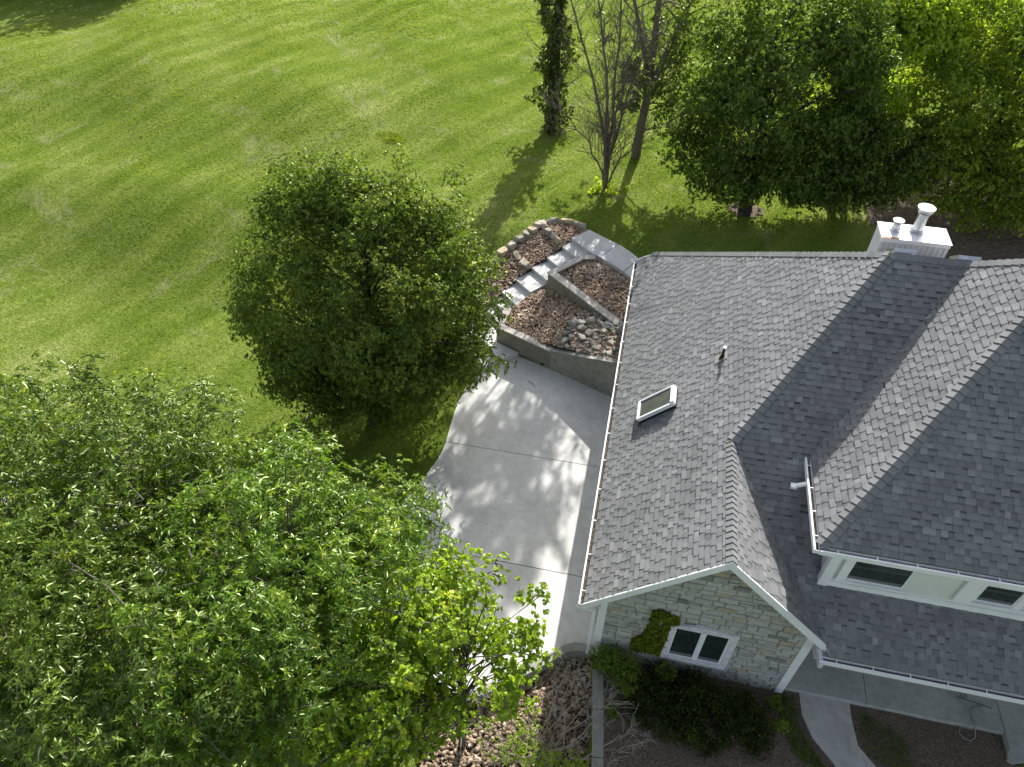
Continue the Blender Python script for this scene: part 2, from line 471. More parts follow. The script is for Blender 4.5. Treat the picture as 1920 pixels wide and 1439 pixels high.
# ------------------------------------------------------------------ plan outlines (metres)
DRIVE = [(0.25, 17.9), (0.25, 8.55), (-0.19, 8.52), (-0.45, 8.42), (-0.70, 8.2), (-1.18, 7.78), (-1.48, 7.52), (-2.0, 7.1), (-2.84, 6.6),
         (-3.5, 6.85), (-4.3, 7.75), (-5.6, 8.5), (-9.0, 8.6), (-22.0, 6.6), (-22.0, 10.2), (-10.0, 10.6), (-7.6, 10.7), (-6.5, 11.2), (-6.05, 12.0), (-5.72, 12.9),
         (-5.50, 13.85), (-5.45, 14.5), (-5.52, 15.5), (-5.56, 16.3), (-5.42, 17.5), (-5.05, 18.3), (-4.0, 19.2), (-2.7, 18.75)]
BORDER = [(-2.31, 25.81), (-2.69, 26.04), (-2.98, 26.18), (-3.40, 26.22), (-3.76, 26.24), (-4.29, 26.0), (-4.57, 25.65), (-4.70, 25.38), (-4.92, 25.10), (-5.15, 24.79), (-5.32, 24.49),
          (-5.53, 24.19), (-5.70, 23.93), (-5.84, 23.58), (-5.92, 23.28), (-6.06, 22.95), (-6.20, 22.6), (-6.30, 22.2), (-6.35, 21.8), (-6.2, 21.45)]
STEP_L = [(-2.94, 24.98), (-3.26, 24.56), (-3.78, 23.92), (-4.31, 23.36), (-4.82, 22.67), (-5.23, 21.98), (-5.50, 21.60), (-5.80, 21.22)]
STEP_R = [(-1.90, 24.02), (-2.50, 23.84), (-3.02, 23.20), (-3.55, 22.64), (-4.06, 21.97), (-4.50, 21.28), (-4.80, 20.90), (-5.06, 20.56)]
WALK = [(-2.94, 24.98), (-1.90, 24.02), (-1.51, 23.8), (-0.86, 23.31), (-0.28, 22.78), (0.35, 22.2), (3.5, 21.9), (3.6, 22.6), (1.2, 22.9), (0.35, 23.5), (-0.04, 24.0), (-0.42, 24.45), (-1.08, 24.97), (-2.31, 25.76)]
UPPER_BED = [(-3.2, 22.45), (-2.3, 23.7), (-1.9, 23.9), (-1.51, 23.8), (-0.86, 23.31), (-0.28, 22.78), (0.3, 22.2), (0.3, 19.6), (-0.4, 20.2)]
LOWER_BED = [(-4.8, 19.75), (-4.55, 21.0), (-4.06, 21.9), (-3.5, 22.6), (-0.44, 19.95), (0.3, 19.3), (0.3, 17.75), (-2.62, 18.9)]
LEFT_BED = [(-2.31, 25.70), (-2.69, 25.98), (-3.40, 26.12), (-3.76, 26.14), (-4.25, 25.9), (-4.92, 25.0), (-5.32, 24.4), (-5.70, 23.85), (-5.92, 23.28), (-6.15, 22.6), (-6.30, 21.9), (-6.1, 21.4)] + STEP_L[::-1]
FRONT_ROCKS = [(0.36, 8.35), (-0.15, 8.38), (-0.45, 8.25), (-0.70, 8.02), (-1.18, 7.6), (-1.48, 7.35), (-2.0, 6.95), (-2.9, 6.4), (-3.4, 5.2), (-3.0, 3.4), (0.9, 3.2), (0.55, 6.0), (0.42, 7.3)]
SUNK = [[(0.1, 17.0), (0.1, 8.9), (-1.0, 8.25), (-2.6, 7.0), (-3.7, 7.3), (-5.4, 8.9), (-6.5, 9.0), (-6.6, 10.2), (-6.1, 11.1), (-5.6, 12.2), (-5.2, 13.2), (-5.1, 15.5), (-5.15, 17.4), (-5.6, 18.6),
         (-5.9, 19.6), (-6.1, 20.9), (-5.95, 21.6), (-5.1, 22.8), (-4.6, 23.8), (-3.7, 24.7), (-3.2, 25.3), (-2.5, 25.45), (-1.2, 24.6), (-0.4, 23.9), (0.3, 23.1), (1.0, 22.5), (15, 22.5), (15, 8.9), (5.1, 8.9), (0.4, 8.5)],
        [(0.3, 8.6), (-0.3, 8.4), (-1.0, 7.9), (-2.0, 7.0), (-2.9, 6.5), (-3.5, 5.2), (-3.1, 3.3), (1.0, 3.1), (0.6, 6.0), (0.45, 7.3)]]

# ------------------------------------------------------------------ ground
def axis(lo, hi, near0, near1, dn, df, far=260.0):
    a = list(np.arange(near0, near1 + 1e-6, dn))
    l = list(np.arange(lo, near0 - 1e-6, df)); h = list(np.arange(near1 + df, hi + 1e-6, df))
    return np.array([-far, -far * 0.5] + l + a + h + [far * 0.5, far])

def build_lawn():
    xs = axis(-90, 60, -9, 2, 0.2, 1.0); ys = axis(-30, 110, 2.5, 28, 0.2, 1.0)
    X, Y = np.meshgrid(xs, ys)
    Z = fz(X, Y)
    for k, poly in enumerate(SUNK):
        s = inpoly(X, Y, poly)
        Z[s] = np.minimum(Z[s], -0.55)
    V = np.stack([X.ravel(), Y.ravel(), Z.ravel()], 1)
    nx, ny = len(xs), len(ys)
    i = np.arange(nx - 1); j = np.arange(ny - 1)
    I, J = np.meshgrid(i, j)
    a = (J * nx + I).ravel()
    F = np.stack([a, a + 1, a + nx + 1, a + nx], 1)
    o = np_mesh("lawn", V, F, np.full(len(F), 0.5), M['lawn'], smooth=True)
    tag(o, kind='structure')
build_lawn()

def sheet(name, poly, zf, mat, cell=0.12, label=None, kind='structure', jitter=0.0):
    xs = [p[0] for p in poly]; ys = [p[1] for p in poly]
    gx = np.arange(min(xs), max(xs) + cell, cell); gy = np.arange(min(ys), max(ys) + cell, cell)
    X, Y = np.meshgrid(gx, gy)
    V = np.stack([X.ravel(), Y.ravel(), zf(X, Y).ravel()], 1)
    if jitter:
        V[:, 2] += rng.uniform(-jitter, jitter, len(V))
    nx, ny = len(gx), len(gy)
    I, J = np.meshgrid(np.arange(nx - 1), np.arange(ny - 1))
    a = (J * nx + I).ravel()
    cx = (gx[I] + cell / 2).ravel(); cy = (gy[J] + cell / 2).ravel()
    keep = inpoly(cx, cy, poly)
    a = a[keep]
    F = np.stack([a, a + 1, a + nx + 1, a + nx], 1)
    o = np_mesh(name, V, F, np.full(len(F), .5), mat, smooth=True)
    tag(o, label, None, None, kind)
    return o

def lower_z(x, y):
    return 0.80 + 0.80 * np.clip((np.asarray(x) + 3.6) / 3.6, 0, 1.05) + 0 * np.asarray(y)
def left_z(x, y):
    return fz(x, y) + 0.035
def front_z(x, y):
    return -0.34 + 0.04 * np.sin(np.asarray(x) * 2.1) * np.sin(np.asarray(y) * 1.7)

sheet("bed_soil", UPPER_BED, lambda x, y: 1.43 + 0 * x, M['dirt'], 0.1)
sheet("bed_soil", LOWER_BED, lambda x, y: lower_z(x, y) - 0.03, M['dirt'], 0.1)
sheet("bed_soil", LEFT_BED, lambda x, y: left_z(x, y) - 0.01, M['dirt'], 0.1)
sheet("bed_soil", FRONT_ROCKS, lambda x, y: front_z(x, y) - 0.03, M['dirt'], 0.1)

# gravel as scattered stones
def ico():
    bm = bmesh.new(); bmesh.ops.create_icosphere(bm, subdivisions=1, radius=1.0)
    v = np.array([q.co[:] for q in bm.verts]); f = np.array([[q.index for q in t.verts] for t in bm.faces]); bm.free()
    return v, f
ICO_V, ICO_F = ico()
def gravel(name, poly, zf, dens, s0, s1, mat, seed, label, pw=1.6):
    r = np.random.default_rng(seed)
    xs = [p[0] for p in poly]; ys = [p[1] for p in poly]
    area = (max(xs) - min(xs)) * (max(ys) - min(ys))
    n = int(area * dens)
    x = r.uniform(min(xs), max(xs), n); y = r.uniform(min(ys), max(ys), n)
    k = inpoly(x, y, poly); x = x[k]; y = y[k]; n = len(x)
    s = (s0 + (s1 - s0) * r.uniform(0, 1, n) ** pw) / 2
    nv = len(ICO_V)
    V = np.repeat(ICO_V[None], n, 0) * (1 + r.uniform(-0.25, 0.25, (n, nv, 1)))
    V *= np.stack([r.uniform(0.75, 1.35, n), r.uniform(0.65, 1.1, n), r.uniform(0.45, 0.8, n)], 1)[:, None, :]
    a = r.uniform(0, 6.283, n); t = r.normal(0, 0.35, n)
    c, sn = np.cos(a)[:, None], np.sin(a)[:, None]
    ct, st = np.cos(t)[:, None], np.sin(t)[:, None]
    X, Yv, Z = V[..., 0], V[..., 1], V[..., 2]
    Yv, Z = Yv * ct - Z * st, Yv * st + Z * ct
    X, Yv = X * c - Yv * sn, X * sn + Yv * c
    V = np.stack([X, Yv, Z], -1) * s[:, None, None]
    zz = zf(x, y) + s * 0.3 + r.uniform(0, 0.02, n)
    V += np.stack([x, y, zz], 1)[:, None, :]
    F = (ICO_F[None] + (np.arange(n) * nv)[:, None, None]).reshape(-1, 3)
    patch = np.array([mnoise.noise(Vector((float(p) * 1.1, float(q) * 1.1, seed))) for p, q in zip(x, y)])
    tone = np.clip(r.beta(2, 2.2, n) + patch * 0.18, 0, 1)
    o = np_mesh(name, V.reshape(-1, 3), F, np.repeat(tone, len(ICO_F)), mat)
    tag(o, label, None, None, 'stuff')
    return o
gravel("gravel", UPPER_BED, lambda x, y: 1.44 + 0 * x, 480, 0.045, 0.115, M['pebble'], 1, "brown gravel filling the bed inside the upper retaining wall")
gravel("gravel", LOWER_BED, lower_z, 480, 0.045, 0.115, M['pebble'], 2, "brown gravel in the bed between the two retaining walls")
gravel("gravel", LEFT_BED, left_z, 480, 0.045, 0.12, M['pebble'], 3, "pinkish brown gravel in the terraces left of the steps")
gravel("gravel", FRONT_ROCKS, front_z, 340, 0.05, 0.16, M['pebble_tan'], 4, "tan gravel in front of the curved concrete curb")

# boulders: each a thing
BOULDER_COUNT = [0]
def boulder(x, y, z, sx, sy, sz, rz, mat, label, group, seed, tone):
    rb = random.Random(seed * 13 + 5)
    bm = bmesh.new()
    for _ in range(26):
        c = Vector((rb.uniform(-1, 1), rb.uniform(-1, 1), rb.uniform(-1, 1)))
        p = 5.0
        l = (abs(c.x) ** p + abs(c.y) ** p + abs(c.z) ** p) ** (1 / p)
        c = c / l * rb.uniform(0.82, 1.05)
        if c.z > 0.55: c.z = rb.uniform(0.82, 0.95)
        bm.verts.new((c.x * sx, c.y * sy, c.z * sz))
    res = bmesh.ops.convex_hull(bm, input=bm.verts)
    bmesh.ops.delete(bm, geom=[v for v in bm.verts if not v.link_faces], context='VERTS')
    bmesh.ops.dissolve_limit(bm, angle_limit=R(16), verts=bm.verts, edges=bm.edges)
    bmesh.ops.bevel(bm, geom=list(bm.edges), offset=min(sx, sy, sz) * 0.10, segments=1, affect='EDGES', profile=0.5)
    bmesh.ops.recalc_face_normals(bm, faces=bm.faces)
    bmesh.ops.rotate(bm, verts=bm.verts, cent=(0, 0, 0), matrix=Matrix.Rotation(rz, 3, 'Z') @ Matrix.Rotation(random.uniform(-.12, .12), 3, 'X'))
    me = bpy.data.meshes.new("boulder"); bm.to_mesh(me); bm.free()
    a = me.attributes.new("tone", 'FLOAT', 'FACE'); a.data.foreach_set("value", [tone] * len(me.polygons))
    o = link("boulder", me, mat)
    o.location = (x, y, z)
    tag(o, label, 'boulder', group)
    return o
random.seed(3)
gb = "fieldstones edging the gravel terraces"
bl = "flat fieldstone in the curved edging between lawn and gravel terraces"
acc = 0
pts = BORDER
seglen = []
i = 0
# walk along the outline and set stones nose to tail
path = [Vector((p[0], p[1], 0)) for p in pts]
def along(path, d):
    for a, b in zip(path[:-1], path[1:]):
        l = (b - a).length
        if d <= l: return a + (b - a) * (d / l), (b - a).normalized()
        d -= l
    return path[-1], (path[-1] - path[-2]).normalized()
tot = sum((b - a).length for a, b in zip(path[:-1], path[1:]))
d = 0.12; k = 0
while d < tot:
    ln = random.uniform(0.34, 0.62)
    if d < 2.2: ln = random.uniform(0.55, 0.8)
    p, t = along(path, d + ln / 2)
    w = random.uniform(0.17, 0.26) if d > 2.0 else 0.13
    inward = Vector((-t.y, t.x, 0)) * 0.10
    zz = float(fz(p.x, p.y))
    boulder(p.x + inward.x, p.y + inward.y, zz + 0.10, ln / 2 * 1.0, w, 0.15, math.atan2(t.y, t.x), M['boulder'], bl, gb, k + 1, random.choice([0.2, 0.4, 0.5, 0.7, 0.95]))
    COL.objects[-1]['label'] = ["first", "second", "third", "fourth", "fifth", "sixth", "seventh", "eighth", "ninth", "tenth", "eleventh", "twelfth", "thirteenth", "fourteenth", "fifteenth", "sixteenth", "seventeenth", "eighteenth"][k] + " fieldstone of the curved gravel edging, counting from the back walkway"
    d += ln * 0.98; k += 1
# divider rows across the terraces
for q, (x, y, s, tn) in enumerate([(-4.18, 25.5, .30, .9), (-3.98, 25.24, .27, .4), (-3.72, 25.02, .25, .6), (-3.50, 24.80, .22, .95)]):
    boulder(x, y, float(fz(x, y)) + 0.14, s * 0.72, 0.13, 0.17, R(-48), M['boulder'], ["farthest squared fieldstone of the low divider between the upper gravel terraces", "second farthest squared fieldstone of the low terrace divider", "third squared fieldstone of the low terrace divider, next to the one touching the steps", "squared yellowish fieldstone of the terrace divider that touches the concrete steps"][q], "fieldstones of the upper terrace divider", 40 + q, tn)
boulder(-5.02, 23.85, 1.22, 0.34, 0.13, 0.12, R(-58), M['boulder'], "long thin yellowish slab stone lying across the gravel terrace", None, 51, 0.85).name = "boulder"
boulder(-4.62, 23.42, 1.12, 0.30, 0.19, 0.17, R(-45), M['boulder'], "blocky tan stone against the left side of the concrete steps", None, 52, 0.6)
boulder(-5.55, 22.2, .80, .17, .12, .10, R(20), M['boulder'], "small grey stone lying in the lowest left gravel terrace", None, 53, 0.2)
boulder(-4.62, 25.0, 1.42, .14, .10, .09, R(20), M['boulder'], "small pale stone beside the border of the middle terrace", None, 54, 0.5)
# grey broken rocks at the house end of the lower bed
r2 = random.Random(11); placed = []
tries = 0
while len(placed) < 78 and tries < 9000:
    tries += 1
    x = r2.uniform(-2.9, 0.28); y = r2.uniform(17.8, 22)
    if not inpoly(np.array([x]), np.array([y]), LOWER_BED)[0]: continue
    # only towards the house and along the wall foot
    if x < -2.45 + 0.0 * y: continue
    if (x + 2.45) < (y - 18.9) * 0.42 - 0.25: continue
    s = r2.uniform(0.09, 0.21)
    if any((x - a) ** 2 + (y - b) ** 2 < ((s + c) * 0.74) ** 2 for a, b, c in placed): continue
    placed.append((x, y, s))
    boulder(x, y, float(lower_z(x, y)) + s * 0.35, s * r2.uniform(.85, 1.25), s * r2.uniform(.6, .9), s * r2.uniform(.45, .7), r2.uniform(0, 3.1), M['boulder_grey'],
            "broken grey rock in the heap between the retaining walls beside the house", "grey rocks heaped between the retaining walls", 60 + len(placed), r2.uniform(0, 1))

# driveway in three slabs with open joints between them
def clip_half(poly, ax, val, keep_less):
    out = []
    n = len(poly)
    for i in range(n):
        a = poly[i]; b = poly[(i + 1) % n]
        ia = (a[ax] <= val) == keep_less or a[ax] == val; ib = (b[ax] <= val) == keep_less or b[ax] == val
        if ia: out.append(a)
        if ia != ib:
            t = (val - a[ax]) / (b[ax] - a[ax]); out.append(tuple(a[k] + (b[k] - a[k]) * t for k in range(len(a))))
    return out
def band(poly, lo, hi):
    return clip_half(clip_half(poly, 1, lo, False), 1, hi, True)
mb = MB()
for lo, hi in ((0, 10.52), (10.545, 14.54), (14.565, 30)):
    p = band(DRIVE, lo, hi)
    mb.prism(p, -0.6, 0.0)
tag(mb.build("driveway", M['concrete']), kind='structure')
mb = MB(); mb.prism([(p[0] * 0.98, p[1]) for p in band(DRIVE, 8.6, 17.5)], -0.5, -0.03)
tag(mb.build("driveway_joint_filler", M['dirt']), kind='structure')

# landing, steps and walk
steps = empty("garden_steps", (-4.3, 22.6, 0), "pale concrete garden steps climbing between gravel terraces to the back walk", "steps")
LAND = [(-5.06, 20.56), (-4.95, 19.62), (-3.96, 19.2), (-4.02, 19.10), (-4.6, 18.62), (-4.97, 18.2), (-5.6, 18.3), (-6.3, 18.9), (-6.7, 19.9), (-6.6, 20.8), (-5.80, 21.22)]
mb = MB(); mb.prism(LAND, -0.5, 0.18)
mb.build("landing", M['concrete'], steps)
for k in range(7, 0, -1):
    L0, R0 = STEP_L[k], STEP_R[k]; L1, R1 = STEP_L[k - 1], STEP_R[k - 1]
    back = (Vector(L1) - Vector(L0)).normalized() * 0.05
    z = 1.62 - 0.18 * k
    mb = MB(); mb.prism([L0, R0, (R1[0] + back.x, R1[1] + back.y), (L1[0] + back.x, L1[1] + back.y)], z - 0.45, z)
    mb.build("step", M['concrete'], steps)
# walk in three slabs
mb = MB()
ws = [[(-2.94, 24.98), (-1.90, 24.02), (-1.62, 23.90), (-1.02, 24.95), (-1.08, 24.97), (-2.31, 25.76)],
      [(-1.59, 23.88), (-1.51, 23.8), (-0.86, 23.31), (-0.62, 23.10), (-0.10, 24.08), (-0.42, 24.45), (-1.0, 24.93)],
      [(-0.59, 23.08), (-0.28, 22.78), (0.35, 22.2), (3.5, 21.9), (3.6, 22.6), (1.2, 22.9), (0.35, 23.5), (-0.04, 24.0), (-0.07, 24.05)]]
for w in ws: mb.prism(w, 1.0, 1.62)
tag(mb.build("walkway", M['concrete']), kind='structure')

# retaining walls
def wall_seg(mb, a, b, th, z0, zt0, zt1, side=1):
    a = Vector((a[0], a[1])); b = Vector((b[0], b[1])); d = (b - a).normalized(); n = Vector((-d.y, d.x)) * side * th
    P = [a, b, b + n, a + n]
    base = len(mb.v)
    zs = [zt0, zt1, zt1, zt0]
    for p in P: mb.v.append((p.x, p.y, z0))
    for p, z in zip(P, zs): mb.v.append((p.x, p.y, z))
    for q in ((0, 3, 2, 1), (4, 5, 6, 7), (0, 1, 5, 4), (1, 2, 6, 5), (2, 3, 7, 6), (3, 0, 4, 7)):
        mb.f.append(tuple(base + i for i in q)); mb.t.append(0.5)
lw = empty("retaining_wall", (-2.7, 18.8, 0), "lower retaining wall of ribbed block and cast concrete at the top of the driveway", "retaining wall")
mb = MB(); wall_seg(mb, (-4.90, 19.66), (-2.70, 18.75), 0.22, -0.1, 0.84, 0.84)
wall_seg(mb, (-4.80, 20.80), (-4.90, 19.88), 0.2, -0.1, 0.84, 0.84)
mb.build("block_face", M['block'], lw, recalc=True)
mb = MB(); wall_seg(mb, (-4.95, 19.64), (-2.72, 18.715), 0.27, 0.843, 0.905, 0.905)
wall_seg(mb, (-4.84, 20.86), (-4.95, 19.905), 0.28, 0.843, 0.905, 0.905)
mb.build("cap", M['cap'], lw, recalc=True)
mb = MB(); wall_seg(mb, (-2.695, 18.74), (-1.35, 18.19), 0.2, -0.1, 0.90, 1.32)
wall_seg(mb, (-1.35, 18.188), (0.27, 17.53), 0.2, -0.1, 1.32, 1.86)
mb.build("concrete_face", M['concrete_wall'], lw, recalc=True)
mb = MB()
dd = (Vector((-2.70, 18.75)) - Vector((-4.90, 19.66))).normalized()
c = Vector((-2.70, 18.75)) - dd * 0.33
mb.obox((c.x, c.y - 0.005, 0.07), (dd.x * 0.06, dd.y * 0.06, 0), (-dd.y * 0.02, dd.x * 0.02, 0), (0, 0, 0.045))
mb.build("drain_opening", M['black'], lw)

uw = empty("retaining_wall", (-3.4, 22.5, 0), "upper retaining wall of ribbed block with a pale cap beside the steps", "retaining wall")
mb = MB(); wall_seg(mb, (-3.48, 22.47), (0.27, 19.21), 0.22, 0.3, 1.535, 1.535)
wall_seg(mb, (-2.42, 23.80), (-3.46, 22.50), 0.2, 0.3, 1.535, 1.535)
mb.build("block_face", M['block'], uw, recalc=True)
mb = MB(); wall_seg(mb, (-3.53, 22.46), (0.27, 19.155), 0.30, 1.54, 1.60, 1.60)
wall_seg(mb, (-2.42, 23.87), (-3.50, 22.50), 0.27, 1.54, 1.598, 1.598)
wall_seg(mb, (-1.85, 24.03), (-2.44, 23.85), 0.26, 1.54, 1.597, 1.597)
mb.build("cap", M['cap'], uw, recalc=True)
# white drain pipe along the wall top near the eave
mb = MB(); mb.tube([(-0.95, 20.02, 1.50), (-0.72, 19.93, 1.52), (0.25, 19.1, 1.52)], 0.035, 8)
mb.tube([(-0.85, 20.1, 1.35), (-0.85, 19.9, 1.55)], 0.03, 8)
tag(mb.build("drain_pipe", M['pvc']), "short white plastic pipe on the upper retaining wall by the eave", "drain pipe")

# curved curb by the front gravel
cu = [(0.25, 8.60), (-0.19, 8.57), (-0.45, 8.46), (-0.70, 8.24), (-1.18, 7.82), (-1.48, 7.57), (-2.0, 7.15), (-2.84, 6.63), (-3.3, 6.45)]
ins = [(0.25, 8.36), (-0.12, 8.36), (-0.36, 8.27), (-0.57, 8.08), (-1.05, 7.66), (-1.35, 7.41), (-1.88, 6.98), (-2.76, 6.42), (-3.25, 6.2)]
mb = MB(); mb.prism(cu + ins[::-1], -0.6, 0.05)
tag(mb.build("curved_curb", M['curb']), "curved low concrete curb between driveway and front gravel", "curb")
mb = MB()
for a, b in (((0.34, 7.96), (0.47, 7.0)), ((0.475, 6.98), (0.60, 5.9)), ((0.605, 5.88), (0.74, 4.8))):
    wall_seg(mb, a, b, 0.27, -0.6, 0.03, 0.03)
tag(mb.build("straight_curb", M['curb'], recalc=True), "straight jointed concrete curb between front gravel and mulch bed", "curb")

# front mulch beds, path
sheet("mulch_bed", [(0.60, 8.45), (5.55, 8.5), (5.5, 7.9), (5.72, 7.4), (6.3, 6.8), (8.5, 5.4), (8, 2.8), (0.95, 3.0)], lambda x, y: 0.012 + 0.02 * np.sin(x * 3.1) * np.sin(y * 2.7), M['mulch'], 0.1)
sheet("mulch_bed", [(6.62, 8.5), (10.4, 8.5), (10.2, 7.9), (14, 6.5), (14, 5), (8.7, 5.6), (7.1, 7.0), (6.7, 7.5)], lambda x, y: 0.012 + 0.02 * np.sin(x * 3.1) * np.sin(y * 2.7), M['mulch'], 0.1)
mb = MB(); mb.prism([(5.46, 8.46), (5.49, 7.95), (5.70, 7.43), (6.18, 6.89), (6.9, 6.3), (7.6, 6.72), (7.06, 7.10), (6.74, 7.46), (6.66, 8.07), (6.66, 8.46)], -0.1, 0.05)
mb.prism([(6.92, 6.285), (8.7, 5.0), (9.4, 5.5), (7.62, 6.705)], -0.1, 0.05)
tag(mb.build("front_path", M['path']), kind='structure')
sheet("leaf_litter", [(9.6, 27.2), (11.0, 26.6), (17.5, 26.8), (18, 33.5), (14, 34.2), (10.8, 33.0), (9.3, 30.5)], lambda x, y: fz(x, y) + 0.03, M['mulch2'], 0.3)
sheet("leaf_litter", [(3.5, 28.4), (4.6, 28.2), (5.2, 28.8), (4.4, 29.5), (3.4, 29.2)], lambda x, y: fz(x, y) + 0.03, M['mulch2'], 0.3)

# ------------------------------------------------------------------ house
house = empty("house", (6.0, 15.0, 0.0), "large house with steep grey shingle roofs, a stone gable and white trim", "house")

def clip_poly(sub, clip):
    """Sutherland-Hodgman, clip convex counter-clockwise"""
    out = sub
    n = len(clip)
    for i in range(n):
        a = clip[i]; b = clip[(i + 1) % n]
        ex, ey = b[0] - a[0], b[1] - a[1]
        inp = out; out = []
        if not inp: return []
        s = inp[-1]; ss = ex * (s[1] - a[1]) - ey * (s[0] - a[0])
        for p in inp:
            ps = ex * (p[1] - a[1]) - ey * (p[0] - a[0])
            if (ps >= 0) != (ss >= 0):
                t = ss / (ss - ps); out.append((s[0] + (p[0] - s[0]) * t, s[1] + (p[1] - s[1]) * t))
            if ps >= 0: out.append(p)
            s, ss = p, ps
    return out

def frame_of(poly, udir):
    o = Vector(poly[0]); u = Vector(udir).normalized()
    n = Vector((0, 0, 0))
    for i in range(len(poly)):
        a = Vector(poly[i]) - o; b = Vector(poly[(i + 1) % len(poly)]) - o
        n += a.cross(b)
    n.normalize()
    if n.z < 0 or (abs(n.z) < 1e-4 and n.y > 0): n = -n
    v = n.cross(u).normalized()
    if v.z < 0: v = -v; u = v.cross(n).normalized()
    else: u = v.cross(n).normalized()
    return o, u, v, n

def ccw(p):
    a = sum(p[i][0] * p[(i + 1) % len(p)][1] - p[(i + 1) % len(p)][0] * p[i][1] for i in range(len(p)))
    return p if a > 0 else p[::-1]

def roof_face(name, pieces, udir, eave_point, seed, fascia=None):
    """deck + individually laid shingle tabs"""
    r = random.Random(seed)
    o, u, v, n = frame_of(pieces[0], udir)
    o = Vector(eave_point)
    to2 = lambda p: ((Vector(p) - o).dot(u), (Vector(p) - o).dot(v))
    P2 = [ccw([to2(p) for p in pc]) for pc in pieces]
    deck = MB()
    for pc in pieces:
        top = [Vector(p) - n * 0.012 for p in pc]; bot = [Vector(p) - n * 0.13 for p in pc]
        deck.poly(top); deck.poly(bot[::-1])
        for i in range(len(pc)):
            j = (i + 1) % len(pc)
            deck.poly([bot[i], bot[j], top[j], top[i]])
    roof = deck.build(name, M['soffit'], house, recalc=True)
    mb = MB()
    EXP = 0.142
    for c2 in P2:
        us = [p[0] for p in c2]; vs = [p[1] for p in c2]
        r = random.Random(seed)
        nrow = int((max(vs)) / EXP) + 2
        for row in range(-1, nrow):
            v0 = row * EXP; v1 = v0 + EXP
            x = -30 + r.uniform(0, 0.3)
            rr = random.Random(seed * 1000 + row)
            thick = False
            xend = 30
            while x < xend:
                thick = not thick
                w = rr.choice([0.11, 0.135, 0.16, 0.20, 0.25]) if thick else rr.choice([0.09, 0.12, 0.15, 0.19])
                tone = min(1, max(0, rr.gauss(0.55, 0.12) + (0.04 if thick else -0.05)))
                if rr.random() < 0.03: tone = 0.9
                if x + w > min(us) and x < max(us) and v1 > min(vs) - 0.01 and v0 < max(vs):
                    q = clip_poly([(x, v0), (x + w, v0), (x + w, v1), (x, v1)], c2)
                    if len(q) >= 3:
                        h = 0.016 if thick else 0.009
                        top = []
                        for (a, b) in q:
                            t = (b - v0) / EXP
                            top.append(o + u * a + v * b + n * (h * (1 - t) + 0.002 + (0.004 if thick else 0)))
                        mb.poly(top, tone)
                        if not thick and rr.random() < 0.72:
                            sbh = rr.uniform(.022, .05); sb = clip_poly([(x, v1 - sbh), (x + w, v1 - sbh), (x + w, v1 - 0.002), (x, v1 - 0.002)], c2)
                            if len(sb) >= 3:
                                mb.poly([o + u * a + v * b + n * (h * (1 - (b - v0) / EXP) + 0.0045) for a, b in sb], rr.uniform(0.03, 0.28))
                        for i in range(len(q)):
                            j = (i + 1) % len(q)
                            if q[i][1] > v0 + EXP * 0.98 and q[j][1] > v0 + EXP * 0.98: continue
                            pi = o + u * q[i][0] + v * q[i][1] - n * 0.008; pj = o + u * q[j][0] + v * q[j][1] - n * 0.008
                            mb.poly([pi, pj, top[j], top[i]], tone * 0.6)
                x += w
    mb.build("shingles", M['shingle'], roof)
    return roof, (o, u, v, n)

# key points (see the plan): west plane z = x + 2.99 ; south plane z = 8.59 - .766 (15.27 - y)
EX, EZ = -0.11, 2.88
A = (5.60, 15.27, 8.59); J = (2.65, 11.42, 5.64); G = (2.65, 8.19, 5.64)
K = (5.12, 8.19, 3.17); V1 = (7.38, 15.27, 8.59); V2 = (4.40, 11.38, 5.61); TOP = (8.57, 13.98, 9.78)
NWC = (EX, 21.98, EZ); NWK = (0.42, 21.93, 3.41)
roofW, fW = roof_face("west_roof", [[(EX, 8.19, EZ), G, J, (EX, 11.42, EZ)], [(EX, 11.42, EZ), J, A, (EX, 15.27, EZ)], [(EX, 15.27, EZ), A, NWK, NWC]], (0, 1, 0), (EX, 8.19, EZ), 5)
roof_face("gable_east_roof", [[G, K, J]], (0, 1, 0), (5.12, 8.19, 3.17), 6)
def sz(y): return 8.59 - 0.766 * (15.27 - y)
def ez(x): return 8.29 - x
VC = (4.95, 12.10, 6.163)
def evy(x): return 15.27 - (8.59 - ez(x)) / 0.766
P41 = (4.95, evy(4.95), ez(4.95)); P51 = (5.27, 8.00, sz(8.00))
roof_face("south_roof", [[J, P41, (4.95, 14.42, sz(14.42))], [VC, V1, A, (4.95, 14.42, sz(14.42))], [P41, P51, (16, 8.00, sz(8.00)), (16, 9.25, sz(9.25)), (4.95, 9.25, sz(9.25))]], (1, 0, 0), (5.27, 8.00, sz(8.00)), 8)
UE = (4.40, 8.98, 5.60)
roof_face("upper_west_roof", [[UE, TOP, V1, V2]], (0, 1, 0), UE, 9)
roof_face("upper_south_roof", [[UE, (16, 8.98, 5.60), (16, 13.98, 9.78), TOP]], (1, 0, 0), UE, 10)
NE = 22.0
nz = lambda y: 8.59 - 0.786 * (y - 15.27)
roof_face("north_roof", [[A, V1, (16, 15.27, 8.59), (16, 21.93, nz(21.93)), (NWK[0], NWK[1], nz(21.93))]], (-1, 0, 0), (NWK[0], NWK[1], nz(21.93)), 11)
roof_face("upper_north_roof", [[TOP, (16, 13.98, 9.78), (16, 15.27, 8.59), V1]], (-1, 0, 0), V1, 12)

